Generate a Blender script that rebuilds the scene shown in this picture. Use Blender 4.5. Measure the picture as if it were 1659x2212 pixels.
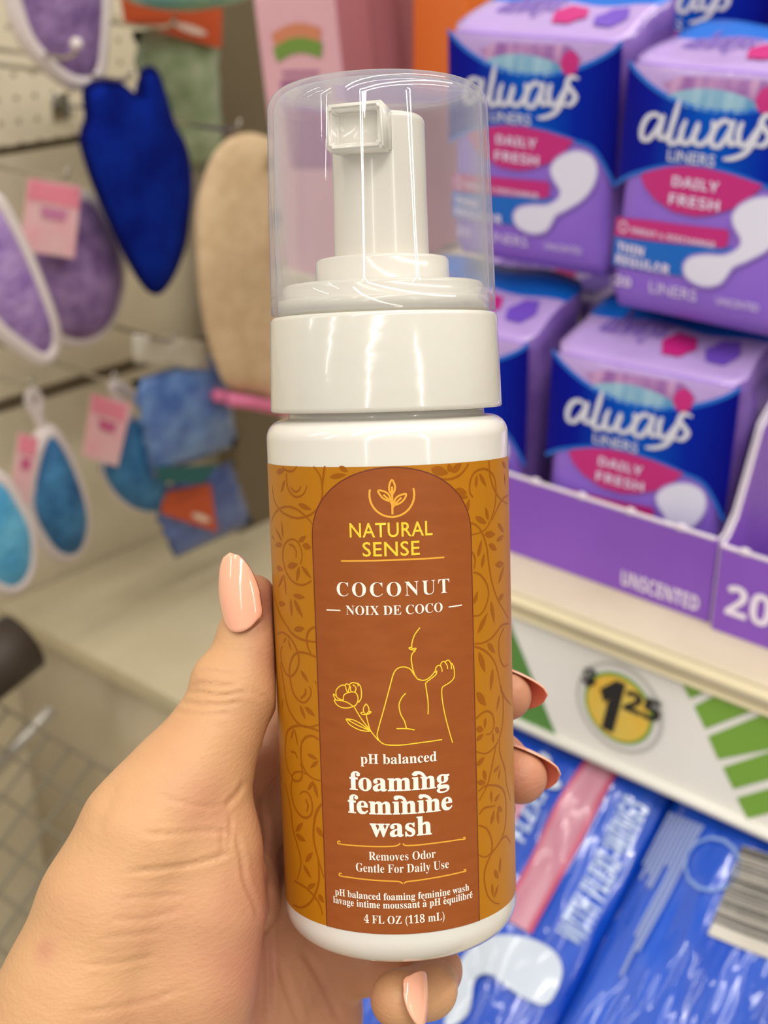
import bpy, bmesh, math, random
import numpy as np
from mathutils import Vector, Matrix, geometry

for o in list(bpy.data.objects):
    bpy.data.objects.remove(o)
S = bpy.context.scene
COL = S.collection
random.seed(4)

# ------------------------------------------------------------------ camera
FPX = 2900.0
PITCH, YAW = math.radians(25), math.radians(40.6)
FH = Vector((math.cos(YAW), math.sin(YAW), 0))
RT = Vector((math.sin(YAW), -math.cos(YAW), 0))
ZU = Vector((0, 0, 1))
FW = math.cos(PITCH) * FH - math.sin(PITCH) * ZU
UP = math.sin(PITCH) * FH + math.cos(PITCH) * ZU
CAM = Vector((0, 0, 1.45))
CM = Matrix((RT, UP, -FW)).transposed()          # camera axes as columns
cd = bpy.data.cameras.new('camera')
co = bpy.data.objects.new('camera', cd)
COL.objects.link(co)
co.matrix_world = Matrix.Translation(CAM) @ CM.to_4x4()
cd.sensor_fit = 'AUTO'
cd.sensor_width = 36
cd.lens = FPX / 2212 * 36
cd.clip_start = 0.02
cd.dof.use_dof = True
cd.dof.focus_distance = 0.237
cd.dof.aperture_fstop = cd.lens / 2.1
S.camera = co

# ------------------------------------------------------------------ world, lamps, exposure
S.view_settings.view_transform = 'Standard'
S.view_settings.look = 'None'
S.view_settings.gamma = 1
S.view_settings.use_curve_mapping = False
S.view_settings.exposure = 0.0
W = bpy.data.worlds.new('store_ambient')  # even ambient fill standing in for light bounced round the store
S.world = W
W.use_nodes = True
W.node_tree.nodes['Background'].inputs[0].default_value = (1.0, 0.965, 0.92, 1)
W.node_tree.nodes['Background'].inputs[1].default_value = 0.37


def lamp(name, a, b, width, radiance, color=(1, 0.955, 0.88), down=True):
    """a strip light, store tube and added fill alike, from a to b (world points)"""
    a, b = Vector(a), Vector(b)
    L = (b - a).length
    d = bpy.data.lights.new(name, 'AREA')
    d.shape = 'RECTANGLE'
    d.size, d.size_y = L, width
    d.energy = radiance * math.pi * L * width
    d.color = color
    o = bpy.data.objects.new(name, d)
    COL.objects.link(o)
    x = (b - a).normalized()
    z = Vector((0, 0, 1))
    y = z.cross(x).normalized()
    m = Matrix((x, y, x.cross(y))).transposed()
    o.matrix_world = Matrix.Translation((a + b) / 2) @ m.to_4x4()
    return o


def polar(az, r, h=3.5):
    """point at ceiling height, az degrees from straight behind the photographer (positive to the right)"""
    a = math.radians(az)
    p = -FH * math.cos(a) * r + RT * math.sin(a) * r
    return (p.x, p.y, h)


lamp('ceiling_and_fill_strip', polar(-21, 2.6), polar(-21, 8.5), 0.042, 78)
lamp('ceiling_and_fill_strip', polar(40, 2.6), polar(40, 9.5), 0.052, 78)
lamp('ceiling_and_fill_strip', polar(-66, 2.6), polar(-66, 6.0), 0.030, 80)
lamp('ceiling_and_fill_strip', polar(-90, 2.4), polar(-90, 6.5), 0.030, 80)
lamp('ceiling_and_fill_strip', (-2.2, 0.2, 3.5), (3.0, 0.6, 3.5), 0.10, 26)  # unseen strip, added overhead to light the shelf and packs
lamp('ceiling_and_fill_strip', (-2.6, -1.0, 3.5), (3.0, -0.9, 3.5), 0.20, 26)  # unseen strip, added to brighten the pegboard wall and the sign


# ------------------------------------------------------------------ helpers
def lin(c):
    c = c / 255.0
    return c / 12.92 if c <= 0.04045 else ((c + 0.055) / 1.055) ** 2.4


def rgb(r, g, b):
    return (lin(r), lin(g), lin(b), 1)


def mat(name, col, rough=0.5, coat=0.0, spec=0.5, metal=0.0, bump=0.0, bscale=60, sss=0.0, sssr=0.004, sssc=(1, .35, .2),
        noise=None, nscale=20, trans=0.0, alpha=1.0, bdetail=3, stretch=None, bdist=0.001):
    m = bpy.data.materials.new(name)
    m.use_nodes = True
    nt = m.node_tree
    p = nt.nodes['Principled BSDF']
    p.inputs['Base Color'].default_value = col
    p.inputs['Roughness'].default_value = rough
    p.inputs['Coat Weight'].default_value = coat
    p.inputs['Coat Roughness'].default_value = 0.06
    p.inputs['Specular IOR Level'].default_value = spec
    p.inputs['Metallic'].default_value = metal
    p.inputs['Alpha'].default_value = alpha
    p.inputs['Transmission Weight'].default_value = trans
    if sss:
        p.inputs['Subsurface Weight'].default_value = sss
        p.inputs['Subsurface Scale'].default_value = sssr
        p.inputs['Subsurface Radius'].default_value = sssc
    tc = nt.nodes.new('ShaderNodeTexCoord')
    vec = tc.outputs['Object']
    if stretch:
        mp = nt.nodes.new('ShaderNodeMapping')
        mp.inputs['Scale'].default_value = stretch
        nt.links.new(vec, mp.inputs[0])
        vec = mp.outputs[0]
    if noise:
        n = nt.nodes.new('ShaderNodeTexNoise')
        n.inputs['Scale'].default_value = nscale
        n.inputs['Detail'].default_value = 4
        nt.links.new(vec, n.inputs['Vector'])
        r = nt.nodes.new('ShaderNodeValToRGB')
        r.color_ramp.elements[0].position = 0.35
        r.color_ramp.elements[1].position = 0.65
        r.color_ramp.elements[0].color = col
        r.color_ramp.elements[1].color = noise
        nt.links.new(n.outputs[0], r.inputs[0])
        nt.links.new(r.outputs[0], p.inputs['Base Color'])
    if bump:
        n = nt.nodes.new('ShaderNodeTexNoise')
        n.inputs['Scale'].default_value = bscale
        n.inputs['Detail'].default_value = bdetail
        nt.links.new(vec, n.inputs['Vector'])
        b = nt.nodes.new('ShaderNodeBump')
        b.inputs['Strength'].default_value = bump
        b.inputs['Distance'].default_value = bdist
        nt.links.new(n.outputs[0], b.inputs['Height'])
        nt.links.new(b.outputs[0], p.inputs['Normal'])
        if coat:
            nt.links.new(b.outputs[0], p.inputs['Coat Normal'])
    return m


def ramp_mat(name, stops, axis=0, lo=-1, hi=1, rough=0.35, coat=0.0):
    """printed colour that runs across the thing along one of its own axes"""
    m = mat(name, stops[0][1], rough, coat, bump=0.25, bscale=45, bdist=0.002)
    nt = m.node_tree
    p = nt.nodes['Principled BSDF']
    tc = nt.nodes.new('ShaderNodeTexCoord')
    sx = nt.nodes.new('ShaderNodeSeparateXYZ')
    nt.links.new(tc.outputs['Object'], sx.inputs[0])
    mr = nt.nodes.new('ShaderNodeMapRange')
    mr.inputs[1].default_value, mr.inputs[2].default_value = lo, hi
    nt.links.new(sx.outputs[axis], mr.inputs[0])
    r = nt.nodes.new('ShaderNodeValToRGB')
    while len(r.color_ramp.elements) < len(stops):
        r.color_ramp.elements.new(0.5)
    for e, (pos, c) in zip(r.color_ramp.elements, stops):
        e.position, e.color = pos, c
    nt.links.new(mr.outputs[0], r.inputs[0])
    nt.links.new(r.outputs[0], p.inputs['Base Color'])
    return m


def tag(o, label=None, cat=None, group=None, kind=None):
    if label: o['label'] = label
    if cat: o['category'] = cat
    if group: o['group'] = group
    if kind: o['kind'] = kind
    return o


def link(name, me, mats, parent=None, smooth=True):
    o = bpy.data.objects.new(name, me)
    COL.objects.link(o)
    for m in (mats if isinstance(mats, (list, tuple)) else [mats]):
        me.materials.append(m)
    if smooth:
        for f in me.polygons:
            f.use_smooth = True
    if parent:
        o.parent = parent
    return o


def obj(name, bm, mats, parent=None, smooth=True):
    me = bpy.data.meshes.new(name)
    bmesh.ops.recalc_face_normals(bm, faces=bm.faces)
    bm.to_mesh(me)
    bm.free()
    return link(name, me, mats, parent, smooth)


def empty(name, loc=(0, 0, 0), rot=None):
    o = bpy.data.objects.new(name, None)
    o.empty_display_size = 0.02
    COL.objects.link(o)
    m = Matrix.Translation(Vector(loc))
    if rot is not None:
        m = m @ rot.to_4x4()
    o.matrix_world = m
    return o


def copy_tree(o, parent=None):
    c = o.copy()
    COL.objects.link(c)
    if parent:
        c.parent = parent
        c.matrix_parent_inverse = o.matrix_parent_inverse.copy()
    for ch in list(o.children):
        copy_tree(ch, c)
    return c


def ray(px, py):
    return FW + (px - 829.5) / FPX * RT - (py - 1106) / FPX * UP


def on(px, py, ax, val):
    """the point of the plane x/y/z = val that the photograph shows at this pixel"""
    d = ray(px, py)
    return CAM + d * ((val - CAM[ax]) / d[ax])


def box(bm, lo, hi, bev=0.0, seg=2):
    v = [bm.verts.new((x, y, z)) for x in (lo[0], hi[0]) for y in (lo[1], hi[1]) for z in (lo[2], hi[2])]
    fs = [bm.faces.new([v[i] for i in q]) for q in ((0, 1, 3, 2), (4, 6, 7, 5), (0, 4, 5, 1), (2, 3, 7, 6), (0, 2, 6, 4), (1, 5, 7, 3))]
    bmesh.ops.recalc_face_normals(bm, faces=fs)
    if bev:
        es = {e for f in fs for e in f.edges}
        bmesh.ops.bevel(bm, geom=list(es), offset=bev, segments=seg, affect='EDGES', profile=0.5)
    return fs


def tube(bm, pts, r, n=10, closed=False):
    pts = [Vector(p) for p in pts]
    rings = []
    up = Vector((0.13, 0.21, 0.97))
    N = len(pts)
    for i, p in enumerate(pts):
        a = pts[(i - 1) % N] if (closed or i > 0) else p
        b = pts[(i + 1) % N] if (closed or i < N - 1) else p
        t = (b - a).normalized()
        x = t.cross(up)
        if x.length < 1e-4:
            x = t.cross(Vector((1, 0, 0)))
        x.normalize()
        y = t.cross(x)
        rr = r[i] if isinstance(r, (list, tuple)) else r
        rings.append([bm.verts.new(p + rr * (math.cos(2 * math.pi * k / n) * x + math.sin(2 * math.pi * k / n) * y)) for k in range(n)])
    for i in range(N if closed else N - 1):
        A, B = rings[i], rings[(i + 1) % N]
        for k in range(n):
            bm.faces.new((A[k], A[(k + 1) % n], B[(k + 1) % n], B[k]))
    if not closed:
        bm.faces.new(rings[0][::-1])
        bm.faces.new(rings[-1])


def lathe(bm, prof, n=96, mi=0):
    """profile of (r, z) turned round z; a zero radius closes it"""
    rings = []
    for r, z in prof:
        if r < 1e-7:
            rings.append([bm.verts.new((0, 0, z))])
        else:
            rings.append([bm.verts.new((r * math.sin(2 * math.pi * k / n), -r * math.cos(2 * math.pi * k / n), z)) for k in range(n)])
    for A, B in zip(rings, rings[1:]):
        for k in range(n):
            a, b = A[k % len(A)], A[(k + 1) % n % len(A)]
            c, d = B[(k + 1) % n % len(B)], B[k % len(B)]
            vs = []
            for q in (a, b, c, d):
                if q not in vs:
                    vs.append(q)
            if len(vs) > 2:
                bm.faces.new(vs).material_index = mi


def catmull(pts, n=6, closed=False):
    P = [Vector((*p, 0)) if len(p) == 2 else Vector(p) for p in pts]
    out = []
    N = len(P)
    rng = range(N) if closed else range(N - 1)
    for i in rng:
        g = (lambda k: P[k % N]) if closed else (lambda k: P[min(max(k, 0), N - 1)])
        p0, p1, p2, p3 = g(i - 1), g(i), g(i + 1), g(i + 2)
        for s in range(n):
            t = s / n
            out.append(0.5 * (2 * p1 + (p2 - p0) * t + (2 * p0 - 5 * p1 + 4 * p2 - p3) * t * t + (3 * p1 - p0 - 3 * p2 + p3) * t ** 3))
    if not closed:
        out.append(P[-1].copy())
    return out


# flat print: shapes drawn in 2D, cut into narrow strips and laid on a surface fn(u, v, offset)
class Print:
    def __init__(self, fn, step, vstep=None):
        self.fn, self.step, self.vstep = fn, step, vstep
        self.verts, self.faces, self.mi, self.mats = [], [], [], []

    def _emit(self, bm, m, off):
        if m not in self.mats:
            self.mats.append(m)
        k = self.mats.index(m)
        for ax, st in ((0, self.step), (1, self.vstep)):
            if not st or not bm.verts:
                continue
            lo = min(v.co[ax] for v in bm.verts)
            hi = max(v.co[ax] for v in bm.verts)
            c = math.floor(lo / st) + 1
            while c * st < hi - 1e-9:
                pc = [0, 0, 0]
                pc[ax] = c * st
                no = [0, 0, 0]
                no[ax] = 1
                bmesh.ops.bisect_plane(bm, geom=bm.verts[:] + bm.edges[:] + bm.faces[:], dist=1e-9, plane_co=pc, plane_no=no)
                c += 1
        b0 = len(self.verts)
        bm.verts.index_update()
        for v in bm.verts:
            self.verts.append(tuple(self.fn(v.co.x, v.co.y, off)))
        for f in bm.faces:
            idx = [b0 + v.index for v in f.verts]
            if f.normal.z < 0:
                idx.reverse()
            self.faces.append(idx)
            self.mi.append(k)
        bm.free()

    def poly(self, pts, m, off):
        vs = [Vector((p[0], p[1], 0)) for p in pts]
        bm = bmesh.new()
        bv = [bm.verts.new(v) for v in vs]
        for t in geometry.tessellate_polygon([vs]):
            try:
                bm.faces.new([bv[i] for i in t])
            except ValueError:
                pass
        bm.normal_update()
        self._emit(bm, m, off)

    def stroke(self, pts, w, m, off, smooth=5, closed=False):
        pts = catmull(pts, smooth, closed) if smooth else [Vector((p[0], p[1], 0)) for p in pts]
        n = len(pts)
        bm = bmesh.new()
        L, R_ = [], []
        for i, p in enumerate(pts):
            a = pts[(i - 1) % n] if closed else pts[max(i - 1, 0)]
            b = pts[(i + 1) % n] if closed else pts[min(i + 1, n - 1)]
            d = b - a
            if d.length < 1e-12:
                d = Vector((1, 0, 0))
            d.normalize()
            q = Vector((-d.y, d.x, 0))
            if callable(w):
                ww = w(i / max(n - 1, 1), d)
            else:
                ww = w
            L.append(bm.verts.new(p + q * ww / 2))
            R_.append(bm.verts.new(p - q * ww / 2))
        for i in range(n if closed else n - 1):
            j = (i + 1) % n
            bm.faces.new((L[i], R_[i], R_[j], L[j]))
        bm.normal_update()
        self._emit(bm, m, off)

    def leaf(self, a, b, w, m, off):
        a, b = Vector((*a, 0)), Vector((*b, 0))
        d = b - a
        q = Vector((-d.y, d.x, 0)).normalized()
        pts = []
        for sgn in (1, -1):
            rng = range(0, 9) if sgn == 1 else range(7, 0, -1)
            for i in rng:
                t = i / 8
                pts.append(a + d * t + q * sgn * w / 2 * math.sin(math.pi * t ** 0.85) ** 0.9)
        self.poly([(p.x, p.y) for p in pts], m, off)

    def text(self, s, u0, u1, vb, vt, m, off, weight=0.0, shear=0.0, rot=None, spacing=1.0, res=3):
        c = bpy.data.curves.new('lettering', 'FONT')
        c.body = s
        c.offset = weight
        c.resolution_u = res
        c.space_character = spacing
        o = bpy.data.objects.new('lettering', c)
        COL.objects.link(o)
        bpy.context.view_layer.update()
        me = bpy.data.meshes.new_from_object(o)
        bpy.data.objects.remove(o)
        bpy.data.curves.remove(c)
        if not me.vertices:
            return
        xs = [v.co.x for v in me.vertices]
        ys = [v.co.y for v in me.vertices]
        x0, x1, yt = min(xs), max(xs), max(ys)
        kx, ky = (u1 - u0) / (x1 - x0), (vt - vb) / yt
        bm = bmesh.new()
        bm.from_mesh(me)
        bpy.data.meshes.remove(me)
        for v in bm.verts:
            x, y = (v.co.x - x0) * kx, v.co.y * ky
            x += shear * y
            if rot:
                v.co = (rot(x, y)[0], rot(x, y)[1], 0)
            else:
                v.co = (u0 + x, vb + y, 0)
        bmesh.ops.dissolve_degenerate(bm, dist=1e-9, edges=bm.edges)
        bm.normal_update()
        self._emit(bm, m, off)

    def build(self, name, parent):
        me = bpy.data.meshes.new(name)
        me.from_pydata(self.verts, [], self.faces)
        o = link(name, me, self.mats, parent, smooth=True)
        me.polygons.foreach_set('material_index', self.mi)
        me.update()
        return o


def serif(s, base=0x1D400, dig=0x1D7CE):
    r = ''
    for ch in s:
        if 'A' <= ch <= 'Z':
            r += chr(base + ord(ch) - 65)
        elif 'a' <= ch <= 'z':
            r += chr(base + 26 + ord(ch) - 97)
        elif '0' <= ch <= '9':
            r += chr(dig + ord(ch) - 48)
        else:
            r += ch
    return r


def bold(s):
    return serif(s, 0x1D5D4, 0x1D7EC)


# ------------------------------------------------------------------ the setting
M_wall = mat('beige_pegboard', rgb(200, 187, 160), 0.55)
nt = M_wall.node_tree
_tc = nt.nodes.new('ShaderNodeTexCoord')
_sx = nt.nodes.new('ShaderNodeSeparateXYZ')
nt.links.new(_tc.outputs['Object'], _sx.inputs[0])


def _math(op, a, b=None, c=None):
    n = nt.nodes.new('ShaderNodeMath')
    n.operation = op
    for i, q in enumerate((a, b, c)):
        if q is None:
            continue
        if isinstance(q, (int, float)):
            n.inputs[i].default_value = q
        else:
            nt.links.new(q, n.inputs[i])
    return n.outputs[0]


_px = _math('SUBTRACT', _math('FRACT', _math('DIVIDE', _sx.outputs[0], 0.0254)), 0.5)
_pz = _math('SUBTRACT', _math('FRACT', _math('DIVIDE', _sx.outputs[2], 0.0254)), 0.5)
_d = _math('SQRT', _math('ADD', _math('MULTIPLY', _px, _px), _math('MULTIPLY', _pz, _pz)))
_h = _math('LESS_THAN', _d, 0.13)
_mix = nt.nodes.new('ShaderNodeMix')
_mix.data_type = 'RGBA'
_mix.inputs[6].default_value = rgb(238, 226, 198)
_mix.inputs[7].default_value = rgb(158, 145, 116)
nt.links.new(_h, _mix.inputs[0])
nt.links.new(_mix.outputs[2], nt.nodes['Principled BSDF'].inputs['Base Color'])
M_wall2 = mat('beige_panel', rgb(226, 214, 186), 0.55, noise=rgb(214, 201, 172), nscale=7)
M_cream = mat('cream_enamel', rgb(214, 202, 178), 0.35, noise=rgb(207, 193, 166), nscale=14)
M_floor = mat('beige_floor_tile', rgb(176, 166, 142), 0.5, noise=rgb(160, 149, 124), nscale=9)
M_dark = mat('dark_slot', rgb(128, 114, 90), 0.7)
M_taupe = mat('taupe_post_shaded_wall', rgb(112, 98, 74), 0.6)
M_steel = mat('chrome_wire', rgb(190, 186, 178), 0.25, metal=1.0)

WY = 1.344                                   # pegboard wall on the left
for i, (z0, z1, nm) in enumerate(((1.181, 2.1, 'wall_left'), (0.888, 1.170, 'wall_left_middle'), (0.0, 0.868, 'wall_left_lower'))):
    bm = bmesh.new()
    box(bm, (-0.6, WY, z0), (2.2, WY + 0.012, z1))
    tag(obj(nm, bm, M_wall if i == 0 else M_wall2, smooth=False), kind='structure')
bm = bmesh.new()
box(bm, (-0.6, WY + 0.013, 0), (2.2, WY + 0.03, 2.1))
tag(obj('wall_left_backing', bm, M_dark, smooth=False), kind='structure')
bm = bmesh.new()
box(bm, (-3, -3, -0.02), (2.2, WY + 0.03, 0))
tag(obj('floor', bm, M_floor, smooth=False), kind='structure')
bm = bmesh.new()
box(bm, (1.55, -1.2, 0), (1.58, 0.98, 2.1))
tag(obj('wall_right', bm, M_taupe, smooth=False), kind='structure')  # shade of the beige wall is put into the taupe colour

ul_, ur_ = on(492, 600, 1, 1.26), on(600, 600, 1, 1.26)
bm = bmesh.new()
box(bm, (ul_.x, 1.26, 0), (ur_.x, 1.30, 2.1), 0.002)
tag(obj('wall_upright', bm, M_taupe, smooth=False), kind='structure')
# ------------------------------------------------------------------ the shelves on the right
ZS = 1.129
XF = 0.495
sh = empty('store_shelf', (XF, 0.1, ZS))
tag(sh, 'cream metal shelf with the sloping price channel under the purple cartons', 'shelf')


def local(o, bm):
    bmesh.ops.transform(bm, matrix=o.matrix_world.inverted(), verts=bm.verts)
    return bm


SY0, SY1 = -0.35, 0.452
bm = bmesh.new()
box(bm, (XF, SY0, ZS - 0.014), (1.0, SY1, ZS), 0.002)
obj('shelf_board', local(sh, bm), M_cream, sh)
bm = bmesh.new()
prof = [(XF - 0.002, ZS - 0.001), (XF - 0.005, ZS - 0.004), (XF - 0.004, ZS - 0.008), (XF - 0.001, ZS - 0.0095), (XF - 0.004, ZS - 0.0125), (XF - 0.001, ZS - 0.015), (XF, ZS - 0.016)]
A = [bm.verts.new((x, SY0, z)) for x, z in prof] 
B = [bm.verts.new((x, SY1, z)) for x, z in prof]
for i in range(len(prof) - 1):
    bm.faces.new((A[i], A[i + 1], B[i + 1], B[i]))
bm.faces.new([A[0], B[0], B[-1], A[-1]])
obj('price_channel', local(sh, bm), mat('channel_plastic', rgb(216, 203, 168), 0.3), sh, smooth=False)

# sign strip with the price disc
M_sign = mat('sign_card', rgb(244, 242, 236), 0.35)
M_green = mat('sign_green', rgb(126, 172, 62), 0.4)
M_green2 = mat('sign_dark_green', rgb(88, 142, 62), 0.4)
M_yellow = mat('sticker_yellow', rgb(232, 205, 96), 0.4, noise=rgb(240, 190, 60), nscale=60)
M_black = mat('print_black', rgb(28, 27, 28), 0.4)
M_white = mat('print_white', rgb(238, 232, 226), 0.4)
SZ0, SZ1 = 1.0525, 1.1175
sx = XF + 0.0005
sg = empty('shelf_sign', (sx, 0.1, SZ0))
tag(sg, 'white sign strip with green stripes hanging below the shelf edge', 'sign')
bm = bmesh.new()
box(bm, (sx, SY0, SZ0), (sx + 0.0015, SY1, SZ1 + 0.002), 0.0004, 1)
obj('card', local(sg, bm), M_sign, sg, smooth=False)
bm = bmesh.new()
tube(bm, [(sx - 0.001, SY0, SZ0), (sx - 0.001, SY1, SZ0)], 0.0028, 10)
obj('bottom_rim', local(sg, bm), M_sign, sg)
# printing is laid out on (right along the shelf, up); right = -y
inv = sg.matrix_world.inverted()


def on_sign(u, v, off):
    return inv @ Vector((sx - off, -u, v))


def sgp(px, py):
    p = on(px, py, 0, sx)
    return (-p.y, p.z)


pr = Print(on_sign, 0)
# right-hand green blocks (traced from the photograph, carried on past the frame)
for q in (((1466, 1461), (1540, 1487), (1491, 1509)),
          ((1500, 1525), (1560, 1494), (1640, 1530), (1524, 1574)),
          ((1530, 1590), (1655, 1540), (1760, 1590), (1756, 1600), (1552, 1640)),
          ((1562, 1657), (1780, 1585), (1780, 1650), (1585, 1704)),
          ((1592, 1723), (1780, 1668), (1780, 1725), (1615, 1768))):
    pr.poly([sgp(*p) for p in q], M_green, 0.0004)
pr.build('green_blocks', sg)
pr = Print(on_sign, 0)
pr.poly([sgp(*p) for p in ((1060, 1310), (1100, 1340), (1204, 1592), (1140, 1560), (1060, 1525))], M_green2, 0.0004)
pr.build('dark_green_stripe', sg)
pr = Print(on_sign, 0)
cc = sgp(1338, 1528)
rd = 0.0205


def circ(c, r, n=48):
    return [(c[0] + r * math.cos(2 * math.pi * k / n), c[1] + r * math.sin(2 * math.pi * k / n)) for k in range(n)]


pr.poly(circ(cc, rd * 1.2), mat('clear_disc', rgb(206, 203, 196), 0.15, coat=0.3), 0.0005)
pr.poly(circ(cc, rd * 1.1), mat('sticker_white', rgb(232, 230, 226), 0.3), 0.0008)
pr.poly(circ(cc, rd * 0.95), M_green, 0.0011)
pr.poly(circ(cc, rd * 0.86), M_yellow, 0.0014)
u, v = cc
pr.text(bold('$'), u - .0215, u - .0135, v + .007, v + .0165, M_black, 0.0018, 0.03, 0.1)
pr.text(bold('1'), u - .0135, u - .001, v - .0125, v + .0155, M_black, 0.0018, 0.06, 0.15)
pr.text(bold('25'), u + .0025, u + .0225, v + .0015, v + .0132, M_black, 0.0018, 0.02, 0.1)
st = pr.build('price_sticker', sg)
st['label'] = 'round yellow and green $1.25 price sticker'

# lower shelf
lo = empty('lower_shelf', (0.5, 0.0, 0.86))
tag(lo, 'cream shelf carrying the blue pad packs below the sign strip', 'shelf')
bm = bmesh.new()
box(bm, (0.28, SY0, 0.80), (0.9, SY1, 0.815), 0.003)
obj('shelf_board', local(lo, bm), M_cream, lo)
bm = bmesh.new()
box(bm, (0.27, SY0, 0.785), (0.279, SY1, 0.818), 0.003)
obj('price_channel', local(lo, bm), M_cream, lo)
dk = empty('base_deck', (1.0, 0.9, 0.62))
tag(dk, 'wide beige display deck running into the corner by the pegboard', 'display deck')
bm = bmesh.new()
box(bm, (0.815, 0.2, 0.60), (1.55, WY - 0.002, 0.624), 0.002)
obj('deck_board', local(dk, bm), mat('deck_enamel', rgb(212, 200, 170), 0.45, noise=rgb(200, 188, 158), nscale=6), dk)
bm = bmesh.new()
box(bm, (0.83, 0.2, 0.0), (0.86, WY - 0.002, 0.599))
obj('kick_panel', local(dk, bm), M_cream, dk)

# ------------------------------------------------------------------ liner packs
PW, PH, PD = 0.097, 0.113, 0.060
C_lilac = rgb(186, 160, 214)
M_film = mat('lilac_film', rgb(136, 104, 180), 0.3, coat=0.25, bump=0.5, bscale=38, noise=rgb(98, 66, 150), nscale=16, bdist=0.004)
M_topfilm = mat('pale_lilac_film', rgb(182, 154, 214), 0.28, coat=0.35, bump=0.5, bscale=50, bdist=0.003)
M_purple = mat('pack_purple', rgb(138, 98, 208), 0.35, spec=.3, bump=0.2, bscale=40, bdist=0.002, noise=rgb(150, 112, 218), nscale=10)
M_blue = ramp_mat('pack_blue', [(0, rgb(4, 4, 132)), (0.18, rgb(2, 20, 146)), (0.5, rgb(0, 86, 196)), (0.78, rgb(2, 34, 160)), (1, rgb(4, 4, 122))], 0, -PW / 2, PW / 2)
M_blue.node_tree.nodes['Principled BSDF'].inputs['Specular IOR Level'].default_value = 0.1
M_bline = mat('pack_bright_blue', rgb(12, 104, 206), 0.35)
M_pink = mat('pack_magenta', rgb(192, 36, 122), 0.35)
M_band = mat('pack_band_blue', rgb(6, 100, 196), 0.35)
M_silver = mat('logo_silver', rgb(214, 214, 228), 0.3)
M_pale = mat('print_lavender', rgb(224, 212, 240), 0.4)
M_liner = mat('liner_white', rgb(222, 220, 240), 0.6)
M_linedge = mat('liner_edge_lilac', rgb(168, 146, 218), 0.5)
M_fold = mat('folded_liner_blue', rgb(60, 132, 182), 0.6, noise=rgb(166, 200, 216), nscale=90, stretch=(1, .2, .12))
M_pinkfilm = mat('printed_film_pink', rgb(202, 158, 198), 0.35, noise=rgb(118, 52, 150), nscale=110, stretch=(1, .3, .25))


def front(u, t, off=0.0):
    """u 0..1 left to right, t 0..1 top to bottom, on the bulging front of a pack"""
    b = 0.0045 * max(0.0, 1 - (2 * u - 1) ** 2) ** 0.7 * max(0.0, 1 - (2 * t - 1) ** 4) ** 0.7
    return Vector(((u - 0.5) * PW, -b - off, (1 - t) * PH))


def z5(x, y):
    """traced point on the front of the upper right pack -> (u, 1 - t)"""
    yy = y - 0.2 * (x - 930)
    xl = 970 - 90 * (yy - 290) / 1180
    yy = y - 0.2 * (x - xl)
    return ((x - xl) / 864, 1 - (yy - 290) / 1180)


def fr(u, w, off):
    return front(u, 1 - w, off)


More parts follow.
